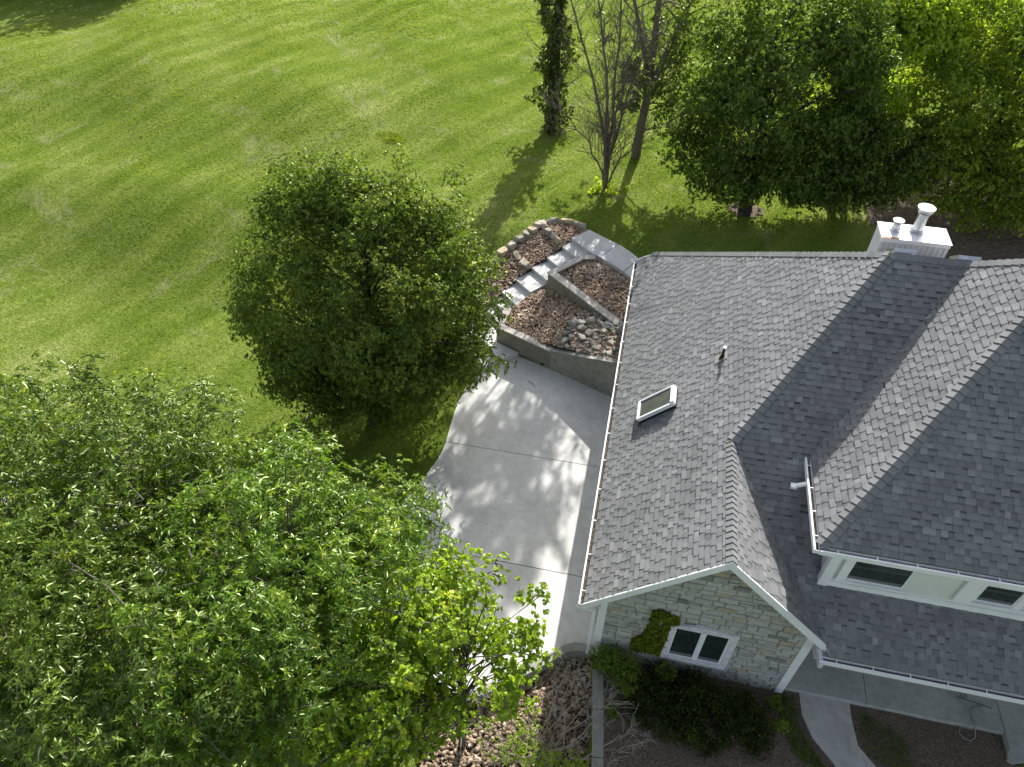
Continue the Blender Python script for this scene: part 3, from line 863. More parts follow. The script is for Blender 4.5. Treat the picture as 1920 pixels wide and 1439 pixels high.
def caps(name, p, q, n1, n2, seed, w=0.165, up_first=True, ex=0.145):
    """overlapping bent cap shingles from low end p to high end q, lying on planes with normals n1, n2"""
    r = random.Random(seed)
    p = Vector(p); q = Vector(q); d = (q - p); ln = d.length; d.normalize()
    n1 = Vector(n1).normalized(); n2 = Vector(n2).normalized()
    s1 = d.cross(n1).normalized(); s2 = d.cross(n2).normalized()
    up = (n1 + n2).normalized()
    if s1.dot(up) > 0: s1 = -s1
    if s2.dot(up) > 0: s2 = -s2
    if abs(s1.dot(up)) < 1e-3: pass
    mb = MB(); x = 0.0
    while x < ln:
        e = min(ex, ln - x + 0.03)
        tone = min(1, max(0, r.gauss(0.62, 0.08)))
        a0 = p + d * x + up * 0.044; a1 = p + d * (x + e) + up * 0.022
        rows = []
        for base, lift in ((a0, 0.028), (a1, 0.014)):
            rows.append([base + s1 * w - up * 0.0 + n1 * 0.0 - up * (0.0), base, base + s2 * w])
        mb.poly([rows[0][0], rows[0][1], rows[1][1], rows[1][0]], tone)
        mb.poly([rows[0][1], rows[0][2], rows[1][2], rows[1][1]], tone)
        dn = up * 0.020
        mb.poly([rows[0][0] - dn, rows[0][1] - dn, rows[0][1], rows[0][0]], 0.0)
        mb.poly([rows[0][1] - dn, rows[0][2] - dn, rows[0][2], rows[0][1]], 0.0)
        for kk in (0, 2):
            mb.poly([rows[0][kk] - dn, rows[0][kk], rows[1][kk], rows[1][kk] - dn], tone * 0.5)
        x += ex
    return mb.build(name, M['shingle'], house)
nW = Vector((-1, 0, 1)); nE = Vector((1, 0, 1)); nS = Vector((0, -0.766, 1)); nN = Vector((0, 0.786, 1)); nUS = Vector((0, -0.84, 1)); nUN = Vector((0, 0.92, 1))
def off(p, n, d=0.0): return p
caps("ridge_cap", G, (2.65, 11.40, 5.64), nW, nE, 21)
caps("hip_cap", (J[0] - .0, J[1], J[2]), A, nW, nS, 22, ex=0.18)
caps("ridge_cap", (7.36, 15.27, 8.59), A, nS, nN, 23)
caps("hip_cap", NWK, A, nW, nN, 24, ex=0.18)
caps("hip_cap", UE, TOP, nW, nUS, 25, ex=0.18)
caps("hip_cap", V1, TOP, nW, nUN, 26, ex=0.18)
caps("ridge_cap", TOP, (16, 13.98, 9.78), nUS, nUN, 27)

# walls
def wallbox(name, x0, x1, y0, y1, z0, z1, mat, parent=house):
    mb = MB(); mb.box(x0, x1, y0, y1, z0, z1); return mb.build(name, mat, parent)
# gable wall with ashlar stones (plane y = 8.40)
gw = MB()
gpts = [(0.28, -0.1), (5.0, -0.1), (5.0, 3.12), (2.65, 5.46), (0.28, 3.09)]
back = [(x, 8.62, z) for x, z in gpts]; front = [(x, 8.425, z) for x, z in gpts]
gw.poly(front); gw.poly(back[::-1])
for i in range(5):
    j = (i + 1) % 5; gw.poly([front[i], back[i], back[j], front[j]])
gable = gw.build("gable_wall", M['mortar'], house, recalc=True)
WX0, WX1, WZ0, WZ1 = 1.93, 3.50, 0.66, 2.42
def stones():
    r = random.Random(17); mb = MB()
    regions = [[(0.42, -0.05), (WX0, -0.05), (WX0, 4.74 - 0.0), (0.42, 3.23)],
               [(WX1, -0.05), (4.86, -0.05), (4.86, 3.25), (WX1, 4.61)],
               [(WX0, -0.05), (WX1, -0.05), (WX1, WZ0), (WX0, WZ0)],
               [(WX0, WZ1), (WX1, WZ1), (WX1, 4.61), (2.65, 5.46), (WX0, 4.74)]]
    z = -0.05
    while z < 5.5:
        hrow = r.choice([0.13, 0.16, 0.20, 0.24, 0.18])
        x = 0.42 - r.uniform(0, 0.2)
        while x < 4.9:
            w = r.uniform(0.18, 0.48)
            tone = r.gauss(0.50, 0.12)
            if r.random() < 0.09: tone = r.uniform(0.85, 1.0)
            if r.random() < 0.07: tone = r.uniform(0.0, 0.15)
            tone = min(1, max(0, tone))
            subs = [(x, x + w, z, z + hrow)]
            if r.random() < 0.22 and hrow > 0.13: subs = [(x, x + w, z, z + hrow / 2), (x, x + w, z + hrow / 2, z + hrow)]
            for (a, b, c, d_) in subs:
                g = 0.009; dep = r.uniform(0.008, 0.038)
                for rg in regions:
                    q = clip_poly([(a + g, c + g), (b - g, c + g), (b - g, d_ - g), (a + g, d_ - g)], rg)
                    if len(q) < 3: continue
                    cx = sum(p[0] for p in q) / len(q); cz = sum(p[1] for p in q) / len(q)
                    top = []
                    for (px, pz) in q:
                        sx = px + (cx - px) * 0.06 + r.uniform(-.006, .006); szz = pz + (cz - pz) * 0.08 + r.uniform(-.006, .006)
                        top.append((sx, 8.425 - dep - 0.008 - r.uniform(0, .008), szz))
                    ctr = (cx, 8.425 - dep - r.uniform(0.0, .012), cz)
                    tt = min(1, max(0, tone + r.uniform(-.04, .04)))
                    for i in range(len(q)):
                        j = (i + 1) % len(q)
                        mb.poly([top[i], top[j], ctr], tt)
                        mb.poly([(q[i][0], 8.427, q[i][1]), (q[j][0], 8.427, q[j][1]), top[j], top[i]], tt * 0.9)
            x += w
        z += hrow
    return mb.build("stonework", M['stone'], gable)
stones()
# other walls
wallbox("west_wall", 0.28, 0.50, 8.62, 21.6, -0.1, 2.95, M['stucco'])
wallbox("north_wall", 0.28, 16, 21.6, 21.8, 0.5, 2.9, M['stucco'])
wallbox("porch_wall", 5.0, 16, 10.5, 10.7, 0.0, 3.0, M['stucco'])
wallbox("gable_side_wall", 4.84, 5.0, 8.62, 10.5, -0.1, 3.05, M['stucco'])
up = wallbox("upper_wall", 4.87, 16, 9.20, 9.38, 3.6, 5.46, M['stucco'])
wallbox("upper_side_wall", 4.87, 5.0, 9.38, 12.4, 3.9, 5.42, M['siding'])
wallbox("upper_soffit", 4.43, 16, 9.02, 9.38, 5.42, 5.47, M['soffit'])
wallbox("upper_side_soffit", 4.43, 4.95, 9.38, 11.0, 5.42, 5.47, M['soffit'])
wallbox("west_soffit", -0.08, 0.28, 8.3, 21.6, 2.64, 2.67, M['soffit'])
wallbox("porch_ceiling", 5.02, 16, 8.05, 10.5, 2.68, 2.72, M['soffit'])
# trim boards
mb = MB()
mb.box(4.82, 5.02, 9.15, 9.20, 3.86, 5.36); mb.box(4.82, 4.87, 9.20, 9.30, 3.9, 5.36)
mb.box(5.02, 16, 9.165, 9.20, 3.85, 4.10); mb.build("upper_trim", M['white'], house)
mb = MB(); mb.box(0.24, 0.43, 8.365, 8.43, -0.05, 2.93); mb.box(0.24, 0.28, 8.43, 8.55, -0.05, 2.9); mb.build("corner_board", M['white'], house)
mb = MB(); mb.box(4.85, 5.04, 8.36, 8.43, 0.02, 2.98); mb.build("corner_board", M['white'], house)
# rake boards and sloping soffit at the gable
def rake(x0, z0, x1, z1):
    h = 0.25; th = 0.035
    mb = MB(); y0, y1 = 8.155, 8.19
    dx, dz = x1 - x0, z1 - z0; l = math.hypot(dx, dz)
    pts = [(x0, z0), (x1, z1), (x1, z1 - h), (x0, z0 - h)]
    f = [(x, y0, z) for x, z in pts]; b = [(x, y1, z) for x, z in pts]
    mb.poly(f); mb.poly(b[::-1])
    for i in range(4):
        j = (i + 1) % 4; mb.poly([f[i], b[i], b[j], f[j]])
    mb.build("rake_board", M['white'], house, recalc=True)
    mb = MB(); hh = 0.20
    mb.poly([(x0, 8.19, z0 - hh), (x1, 8.19, z1 - hh), (x1, 8.43, z1 - hh), (x0, 8.43, z0 - hh)])
    mb.build("rake_soffit", M['white'], house)
rake(-0.13, 2.875, 2.65, 5.655); rake(2.65, 5.655, 5.22, 3.085)

# gutters
def gutter(name, p, q, outward, ends=True, w=0.115, h=0.11, strap=0.62):
    p = Vector(p); q = Vector(q); d = (q - p).normalized(); o = Vector(outward).normalized(); u = Vector((0, 0, 1))
    ln = (q - p).length; c = (p + q) / 2
    mb = MB()
    mb.obox(c + o * w - u * h * 0.5, d * ln / 2, o * 0.012, u * (h / 2 + 0.006))
    mb.obox(c + o * (w - 0.004) + u * 0.004, d * ln / 2, o * 0.018, u * 0.006)
    mb.obox(c + o * 0.008 - u * h * 0.5, d * ln / 2, o * 0.006, u * h / 2)
    mb.obox(c + o * w * 0.5 - u * h, d * ln / 2, o * w / 2, u * 0.005)
    for e in (p, q):
        mb.obox(e + o * w / 2 - u * h / 2, d * 0.004, o * w / 2, u * h / 2)
    x = 0.35
    while x < ln:
        mb.obox(p + d * x + o * w * 0.52 + u * 0.008, d * 0.010, o * w * 0.5, u * 0.004)
        x += strap
    g = mb.build(name, M['white'], house, recalc=True)
    mb = MB(); mb.obox(c + o * w * 0.5 - u * (h - 0.02), d * (ln / 2 - 0.01), o * (w * 0.43), u * 0.012)
    mb.build("leaf_debris", M['gutter_in'], g)
    return g
gutter("gutter", (EX, 8.16, EZ - 0.02), (EX, 22.02, EZ - 0.02), (-1, 0, 0), strap=1.0)
gutter("gutter", (EX - 0.115, 22.03, EZ - 0.02), (0.45, 21.98, EZ + 0.4), (0, 1, 0))
gutter("gutter", (5.05, 7.99, sz(8.0) - 0.05), (16, 7.99, sz(8.0) - 0.05), (0, -1, 0), strap=0.75)
gutter("gutter", (4.39, 8.98, 5.56), (16, 8.98, 5.56), (0, -1, 0), strap=0.75)
gutter("gutter", (4.40, 8.87, 5.56), (4.40, 11.34, 5.56), (-1, 0, 0), strap=0.62)
mb = MB(); mb.box(5.04, 5.13, 7.80, 8.35, 2.80, 2.95); mb.build("gutter_elbow", M['whitew'], house)
# downspouts
mb = MB()
mb.beam((-0.27, 8.22, 2.64), (0.14, 8.33, 2.40), 0.075, 0.055); mb.box(0.10, 0.18, 8.29, 8.345, 0.1, 2.42)
mb.build("downspout", M['white'], house)
mb = MB(); mb.beam((4.28, 10.62, 5.48), (4.06, 10.62, 5.34), 0.08, 0.06); mb.box(3.98, 4.10, 10.55, 10.68, 5.31, 5.37)
mb.build("downspout_elbow", M['pvc'], house)

# porch slab with step and entrance pad
mb = MB(); mb.prism([(5.0, 8.46), (7.02, 8.46), (7.02, 10.5), (5.0, 10.5)], -0.1, 0.18)
mb.prism([(7.035, 8.46), (10.14, 8.46), (10.14, 10.5), (7.035, 10.5)], -0.1, 0.18)
pslab = mb.build("porch_slab", M['porch'], house)
mb = MB(); mb.prism([(10.15, 10.5), (10.15, 8.05), (10.6, 8.32), (14, 8.6), (14, 10.5)], -0.1, 0.20)
mb.prism([(10.10, 7.86), (10.2, 7.80), (11.3, 8.2), (14, 8.35), (14, 8.61), (10.6, 8.33), (10.14, 8.055)], -0.1, 0.10)
mb.build("entry_slab", M['porch'], house)

# windows
def window(name, x0, x1, z0, z1, y, casing, sashes, parent, arch=False, mat=None, sill=True, casing_b=None, right=True):
    mat = mat or M['white']
    cb = casing_b or casing
    mb = MB(); t = 0.05
    # casing
    mb.box(x0, x0 + casing, y - t, y + .01, z0, z1)
    if right: mb.box(x1 - casing, x1, y - t, y + .01, z0, z1)
    xr = x1 - casing if right else x1
    mb.box(x0 + casing, xr, y - t, y + .01, z0, z0 + cb)
    if arch:
        n = 8
        a, b = x0 + casing, x1 - casing
        for i in range(n):
            u0, u1 = a + (b - a) * i / n, a + (b - a) * (i + 1) / n
            f = lambda u: 0.10 * (1 - ((u - (a + b) / 2) / ((b - a) / 2)) ** 2)
            zb = z1 - casing
            P = [(u0, zb), (u1, zb), (u1, z1 + f(u1) - 0.02), (u0, z1 + f(u0) - 0.02)]
            fr = [(px, y - t - .002, pz) for px, pz in P]; bk = [(px, y + .01, pz) for px, pz in P]
            mb.poly(fr); mb.poly(bk[::-1])
            for k in range(4): mb.poly([fr[k], bk[k], bk[(k + 1) % 4], fr[(k + 1) % 4]])
    else:
        mb.box(x0 + casing, xr, y - t, y + .01, z1 - casing, z1)
    if sill: mb.box(x0 + casing - .02, xr + .02, y - t - .035, y - t + .0, z0 + cb - .03, z0 + cb)
    w = mb.build(name, mat, parent, recalc=True)
    for (a, b, c, d) in sashes:
        mb = MB(); s = 0.035
        mb.box(a, a + s, y - .03, y + .0, c, d); mb.box(b - s, b, y - .03, y + .0, c, d)
        mb.box(a + s, b - s, y - .03, y + .0, c, c + s); mb.box(a + s, b - s, y - .03, y, d - s, d)
        mb.build("sash", M['white'], w)
        mb = MB(); mb.box(a + s, b - s, y - .012, y + .012, c + s, d - s)
        mb.build("glass", M['glass'], w)
        mb = MB(); mb.box(a + s, b - s, y - .0135, y - .0125, c + s, c + s + (d - c) * 0.10)  # thin strip painting the sill's reflection along the foot of the pane
        mb.build("sill_reflection", M['sill_refl'], w)
    return w
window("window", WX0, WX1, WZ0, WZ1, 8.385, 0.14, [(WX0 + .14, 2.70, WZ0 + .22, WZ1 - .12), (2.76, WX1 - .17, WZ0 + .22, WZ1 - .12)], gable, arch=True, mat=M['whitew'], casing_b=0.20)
mb = MB(); mb.box(2.70, 2.76, 8.35, 8.41, WZ0 + .2, WZ1 - .12); mb.box(WX1 - .17, WX1 - .14, 8.36, 8.41, WZ0 + .2, WZ1 - .12); mb.build("mullion", M['white'], gable)
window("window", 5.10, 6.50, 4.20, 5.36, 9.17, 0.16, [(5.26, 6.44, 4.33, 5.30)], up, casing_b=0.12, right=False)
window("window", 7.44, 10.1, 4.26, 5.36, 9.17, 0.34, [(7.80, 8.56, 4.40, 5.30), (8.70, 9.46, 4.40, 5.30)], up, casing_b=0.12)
mb = MB(); mb.box(8.56, 8.70, 9.12, 9.19, 4.36, 5.30); mb.build("mullion", M['white'], up)
# garage doors on the driveway side
for y0 in (10.2, 14.2):
    mb = MB()
    mb.box(0.235, 0.275, y0, y0 + 3.0, 0.0, 2.15)
    for k in range(1, 4): mb.box(0.225, 0.24, y0 + 0.05, y0 + 2.95, 0.06 + 0.54 * (k - 1) + .02, 0.54 * k)
    mb.build("garage_door", M['white'], house)

# skylight on the west roof
sk = MB()
def Wp(x, y, h=0.0): return Vector((x, y, x + 2.99)) + Vector((-1, 0, 1)).normalized() * h
def slab_on_w(mb, x0, x1, y0, y1, h0, h1):
    b = len(mb.v)
    for h in (h0, h1):
        for x, y in ((x0, y0), (x1, y0), (x1, y1), (x0, y1)): mb.v.append(tuple(Wp(x, y, h)))
    for q in ((0, 3, 2, 1), (4, 5, 6, 7), (0, 1, 5, 4), (1, 2, 6, 5), (2, 3, 7, 6), (3, 0, 4, 7)):
        mb.f.append(tuple(b + i for i in q)); mb.t.append(0.5)
sx0, sx1, sy0, sy1 = 0.66, 1.50, 13.32, 14.02
slab_on_w(sk, sx0, sx1, sy0, sy0 + .05, 0.10, 0.21); slab_on_w(sk, sx0, sx1, sy1 - .035, sy1, 0.10, 0.21)
slab_on_w(sk, sx0, sx0 + .05, sy0 + .05, sy1 - .035, 0.10, 0.21); slab_on_w(sk, sx1 - .05, sx1 + .015, sy0 + .05, sy1 - .035, 0.10, 0.235)
skf = sk.build("skylight", M['white'], house, recalc=True)
mb = MB(); slab_on_w(mb, sx0 + .05, sx1 - .05, sy0 + .05, sy1 - .035, 0.14, 0.18); mb.build("glass", M['skyglass'], skf, recalc=True)
mb = MB(); slab_on_w(mb, sx0 + .01, sx1 - .01, sy0 + .01, sy1 - .01, 0.0, 0.10); slab_on_w(mb, sx0 - .05, sx0 + .01, sy0 - .08, sy1 + .03, 0.0, 0.034)
mb.build("flashing", M['black'], skf, recalc=True)
# plumbing vent
vp = Wp(2.44, 14.42)
mb = MB(); mb.tube([vp, vp + Vector((0, 0, .36))], 0.035, 12); vent = mb.build("vent_pipe", M['black'], house)
mb = MB(); mb.tube([vp + Vector((0, 0, .362)), vp + Vector((0, 0, .40))], 0.042, 12); mb.build("pipe_rim", M['pvc'], vent)
mb = MB(); slab_on_w(mb, 2.30, 2.56, 14.30, 14.58, 0.014, 0.030); mb.build("flashing", M['curb'], vent, recalc=True)
mb = MB(); mb.tube([vp + Vector((0, 0, -.02)), vp + Vector((0, 0, .16))], [0.075, 0.045], 12); mb.build("boot", M['black'], vent)
# attic vents just behind the ridge
for x in (5.95, 7.35):
    mb = MB(); mb.obox((x, 15.62, nz(15.62) + 0.13), (0.24, 0, 0), (0, 0.2, -0.157), (0, 0.03, 0.038)); mb.obox((x, 15.62, nz(15.62) + 0.06), (0.17, 0, 0), (0, 0.14, -0.11), (0, 0.04, 0.05))
    mb.build("attic_vent", M['metal'], house)

# chimney
cx0, cx1, cy0, cy1, cz = 6.33, 8.06, 18.2, 18.98, 7.25
mb = MB(); mb.box(cx0 + .03, cx1 - .03, cy0 + .03, cy1 - .03, 4.6, cz - 0.13)
x = cx0 + 0.09
chim = mb.build("chimney", M['siding'], house)
mb = MB()
n = 11
for i in range(n):
    a = cx0 + .10 + (cx1 - cx0 - .20) * i / n; b = cx0 + .10 + (cx1 - cx0 - .20) * (i + 1) / n
    mb.box(a + .008, b - .008, cy0 + .012, cy0 + .032, 4.7, cz - .15)
for (xx, yy) in ((cx0, cy0), (cx1 - .09, cy0)): mb.box(xx, xx + .09, yy, yy + .09, 4.6, cz - .135)
mb.box(cx0 + .005, cx0 + .03, cy0 + .09, cy1, 4.6, cz - .135)
mb.build("siding_boards", M['siding'], chim)
mb = MB(); mb.box(cx0 - .01, cx1 + .01, cy0 - .012, cy1 + .012, cz - .13, cz - .02); mb.build("band", M['white'], chim)
mb = MB(); mb.box(cx0 - .03, cx1 + .03, cy0 - .03, cy1 + .03, cz - .02, cz + .0)
mb.build("cap", M['chimcap'], chim)
mb = MB(); mb.box(cx0 - .02, cx0 + .42, cy0 - .028, cy0 + .045, cz + .0005, cz + .003); mb.build("rust_patch", M['rust'], chim)
mb = MB(); mb.box(cx1 - .25, cx1 - .19, cy0 + .3, cy0 + .33, cz + .0005, cz + .01); mb.build("clip", M['metal'], chim)
def flue(x, y, r, h, capr):
    mb = MB(); z = cz
    prof = [(0, r * 1.5), (.02, r * 1.42), (.05, r * 1.12), (.09, r * 1.25), (.12, r * 1.05), (h * .75, r * .98), (h * .76, r * 1.2), (h * .80, r * 1.2), (h * .81, r * .9), (h * .9, r * 0.9)]
    mb.tube([(x, y, z + a) for a, _ in prof], [b for _, b in prof], 24)
    f = mb.build("flue", M['metal'], chim, smooth=False)
    mb = MB(); mb.tube([(x, y, z + h * .86), (x, y, z + h * .86 + .02), (x, y, z + h * .985)], [capr * .80, capr * .93, capr * .98], 28); mb.build("flue_collar", M['metal'], chim)
    mb = MB(); mb.tube([(x, y, z + h * .985), (x, y, z + h + .0), (x, y, z + h + .014)], [capr, capr, capr * .55], 28); mb.build("flue_cap", M['chimcap'], chim)
flue(6.69, 18.60, 0.095, 0.34, 0.145)
flue(7.25, 18.66, 0.135, 0.76, 0.225)

# ------------------------------------------------------------------ vegetation
def unit(a):
    return a / np.maximum(np.linalg.norm(a, axis=-1, keepdims=True), 1e-9)

def leaves_mesh(name, P, D, Ln, Wd, tone, mat, parent=None, seed=0, droop=0.25, flat=0.6, style='oval'):
    """P base points, D directions, Ln lengths, Wd half-widths"""
    r = np.random.default_rng(seed)
    n = len(P)
    up = unit(np.array([0, 0, 1.0]) * flat + r.normal(0, 1, (n, 3)) * (1 - flat))
    S = unit(np.cross(D, up)); U = unit(np.cross(S, D))
    Ln = Ln[:, None]; Wd = Wd[:, None]
    dr = np.array([0, 0, -1.0]) * Ln * droop * r.uniform(0.3, 1.3, (n, 1))
    fold = Wd * 0.35
    if style == 'oval':
        B = P
        Lf = P + D * Ln * 0.45 + S * Wd + dr * 0.25 + U * fold
        Rt = P + D * Ln * 0.45 - S * Wd + dr * 0.25 + U * fold
        Mi = P + D * Ln * 0.5 + dr * 0.3
        T = P + D * Ln + dr
        V = np.stack([B, Rt, T, Lf, Mi], 1).reshape(-1, 3)
        q = np.array([[0, 1, 2, 4], [0, 4, 2, 3]])
        F = (q[None] + (np.arange(n) * 5)[:, None, None]).reshape(-1, 4)
        tone = np.repeat(tone, 2)
    elif style == 'heart':
        B = P
        a = P + D * Ln * 0.15 + S * Wd * 1.0 + U * fold
        b = P + D * Ln * 0.55 + S * Wd * 0.95 + dr * .4 + U * fold
        T = P + D * Ln + dr
        c = P + D * Ln * 0.55 - S * Wd * 0.95 + dr * .4 + U * fold
        d = P + D * Ln * 0.15 - S * Wd * 1.0 + U * fold
        V = np.stack([B, d, c, T, b, a], 1).reshape(-1, 3)
        q = np.array([[0, 1, 2, 3], [0, 3, 4, 5]])
        F = (q[None] + (np.arange(n) * 6)[:, None, None]).reshape(-1, 4)
        tone = np.repeat(tone, 2)
    else:  # blade: a single narrow triangle-like quad
        V = np.stack([P - S * Wd, P + S * Wd, P + D * Ln * .6 + S * Wd * .6 + dr * .3, P + D * Ln + dr], 1).reshape(-1, 3)
        F = (np.array([[0, 1, 2, 3]])[None] + (np.arange(n) * 4)[:, None, None]).reshape(-1, 4)
    return np_mesh(name, V, F, np.clip(tone, 0, 1), mat, parent)

def crown_points(r, ells, n, shell=0.45, gap=0.0, gap_scale=0.5, seed=0, squash=None):
    """clump centres in a union of ellipsoids (cx,cy,cz,rx,ry,rz)"""
    vol = np.array([e[3] * e[4] * e[5] for e in ells]); vol = vol ** 0.8
    cnt = np.maximum(1, (n * vol / vol.sum()).astype(int))
    out = []; nor = []
    for e, c in zip(ells, cnt):
        m = int(c * (1 + gap * 2)) + 4
        d = unit(r.normal(0, 1, (m, 3)))
        rad = 1 - shell * r.uniform(0, 1, m) ** 1.5
        p = np.array(e[:3]) + d * np.array(e[3:6]) * rad[:, None]
        if gap > 0:
            keep = np.array([mnoise.noise(Vector((q[0] * gap_scale + seed, q[1] * gap_scale, q[2] * gap_scale))) for q in p]) > -0.28 * (1 - gap) + (gap - 0.5) * 0.3
            p = p[keep]; d = d[keep]
        out.append(p[:c]); nor.append(d[:c])
    return np.concatenate(out), np.concatenate(nor)

def whorls(r, C, Nn, crad, per, k, Ln, Wd, upb, spread=0.8, toneb=0.0, dirj=0.9):
    """per whorls around each clump centre, each of k leaflets"""
    n = len(C)
    c = np.repeat(C, per, 0); nn = np.repeat(Nn, per, 0)
    off = r.normal(0, 1, c.shape); off = unit(off) * (r.uniform(0, 1, (len(c), 1)) ** 0.5) * crad
    off[:, 2] *= 0.75
    tips = c + off
    ax = unit(nn * 0.5 + unit(off) * 0.8 + np.array([0, 0, upb]) + r.normal(0, 0.35, c.shape))
    tw = np.clip(0.45 + r.normal(0, 0.14, len(c)) + toneb + np.repeat(r.normal(0, 0.15, n), per), 0, 1)
    P = np.repeat(tips, k, 0); A_ = np.repeat(ax, k, 0)
    rd = r.normal(0, 1, P.shape)
    rd = unit(rd - A_ * (rd * A_).sum(1, keepdims=True))
    D = unit(A_ * (1 - spread) + rd * spread * dirj)
    P = P - A_ * r.uniform(0, 0.6, (len(P), 1)) * Ln * 0.9
    sc = 0.45 + 0.8 * r.beta(2.2, 1.8, len(P)); l = Ln * sc; w = Wd * sc * r.uniform(0.8, 1.2, len(P))
    tn = np.clip(np.repeat(tw, k) + r.normal(0, 0.10, len(P)), 0, 1)
    return P, D, l, w, tn, tips, ax

def limb_set(mb, r, base, tips, trunk_path, trunk_r, lim_r=0.05, twig=0.012, sag=0.25, sides=6, frac=(0.25, 0.95)):
    """trunk through trunk_path, limbs curving out to tips"""
    tp = [Vector(p) for p in trunk_path]
    n = len(tp)
    rr = [trunk_r * (1 - 0.8 * i / (n - 1)) for i in range(n)]
    rr[0] *= 1.35
    mb.tube(tp, rr, 10)
    def at(t):
        s = t * (n - 1); i = min(int(s), n - 2); return tp[i].lerp(tp[i + 1], s - i)
    for q in tips:
        q = Vector(q)
        # start lower on the trunk for low tips
        h = (q.z - tp[0].z) / max(0.1, (tp[-1].z - tp[0].z))
        t = min(frac[1], max(frac[0], h - 0.25 + r.uniform(-0.08, 0.08)))
        s = at(t)
        d = q - s
        mid1 = s + d * 0.35 + Vector((r.normal(0, .06), r.normal(0, .06), d.length * sag * 0.5))* 1.0
        mid2 = s + d * 0.7 + Vector((r.normal(0, .08), r.normal(0, .08), d.length * sag * 0.4))
        lr = lim_r * (0.6 + 0.6 * r.uniform())
        mb.tube([s, s.lerp(mid1, .5) + Vector((0, 0, .03)), mid1, mid2, q], [lr, lr * .85, lr * .65, lr * .4, twig], sides, cap=False)

def grow(mb, r, p, d, length, rad, depth, spread=0.5, seg=4, wob=0.12, upt=0.05, children=3, tips=None, ratio=0.62, sides=5, minr=0.006):
    """recursive bare branching"""
    p = Vector(p); d = Vector(d).normalized(); pts = [p.copy()]; rads = [rad]
    for i in range(seg):
        d = (d + Vector((r.normal(0, wob), r.normal(0, wob), r.normal(0, wob) + upt))).normalized()
        p = p + d * (length / seg); pts.append(p.copy()); rads.append(max(minr, rad * (1 - 0.6 * (i + 1) / seg)))
    mb.tube(pts, rads, sides if rad > 0.03 else (4 if rad > 0.012 else 3), cap=False)
    if depth <= 0:
        if tips is not None: tips.append(tuple(pts[-1]))
        return
    for k in range(children):
        t = 0.35 + 0.65 * (k + r.uniform(0.2, 1)) / children
        s = min(seg - 1, int(t * seg)); f = t * seg - s
        q = pts[s].lerp(pts[min(seg, s + 1)], min(1, f))
        rv = Vector((r.normal(), r.normal(), r.normal())); rv = (rv - d * rv.dot(d)).normalized()
        nd = (d + rv * spread * r.uniform(0.7, 1.5)).normalized()
        grow(mb, r, q, nd, length * ratio * r.uniform(0.7, 1.15), max(minr, rads[min(s + 1, seg)] * 0.6), depth - 1, spread, seg, wob, upt, children, tips, ratio, sides, minr)
    if tips is not None: tips.append(tuple(pts[-1]))

def roof_clear(C):
    # crowns stay out of the sun's path to the west roof, as the photo shows that slope fully lit
    x, y, z = C[:, 0], C[:, 1], C[:, 2]
    sl = math.tan(R(SUN_EL)) / math.cos(R(SUN_AZ)); ta = math.tan(R(SUN_AZ))
    t = (z + 0.35 - x - 2.99) / (sl - ta); xr = x - ta * t; yr = y - t
    return ~((xr > -0.5) & (xr < 5.8) & (yr < 21.6) & (t > 0))

def tree(name, label, base, trunk_path, trunk_r, ells, clumps, crad, per, k, Ln, Wd, leafmat, barkmat, seed, style='oval', gap=0.3, shell=0.5, upb=0.4, spread=0.8,
         droop=0.25, flat=0.6, nlimb=50, lim_r=0.05, group=None, cat="tree", gap_scale=0.5, toneb=0.0, filt=None, twigs=0.35, extra=None, lsag=.25):
    r = np.random.default_rng(seed)
    root = empty(name, base, label, cat, group)
    C, Nn = crown_points(r, ells, clumps, shell, gap, gap_scale, seed)
    if base[1] > 20 and base[0] > -10:
        kr = roof_clear(C); C = C[kr]; Nn = Nn[kr]
    if filt is not None:
        kf = filt(C); C = C[kf]; Nn = Nn[kf]
    if extra is not None:
        C = np.concatenate([C, np.array(extra)]); Nn = np.concatenate([Nn, np.tile([0, 0, 1.0], (len(extra), 1))])
    P, D, l, w, tn, tips, ax = whorls(r, C, Nn, crad, per, k, Ln, Wd, upb, spread, toneb)
    cr = leaves_mesh("crown", P, D, l, w, tn, leafmat, root, seed, droop, flat, style)
    mb = MB()
    idx = r.choice(len(C), min(nlimb, len(C)), replace=False)
    limb_set(mb, r, base, C[idx], trunk_path, trunk_r, lim_r, sag=lsag)
    # short twigs joining clumps to whorls
    if twigs > 0:
        m = min(int(len(tips) * twigs), 1200)
        ii = r.choice(len(tips), m, replace=False)
        for i in ii:
            c = Vector(C[i // per]); t = Vector(tips[i])
            mb.tube([c, c.lerp(t, .5) + Vector((0, 0, .03)), t], [0.014, 0.009, 0.005], 3, cap=False)
    mb.build("trunk", barkmat, root)
    return root

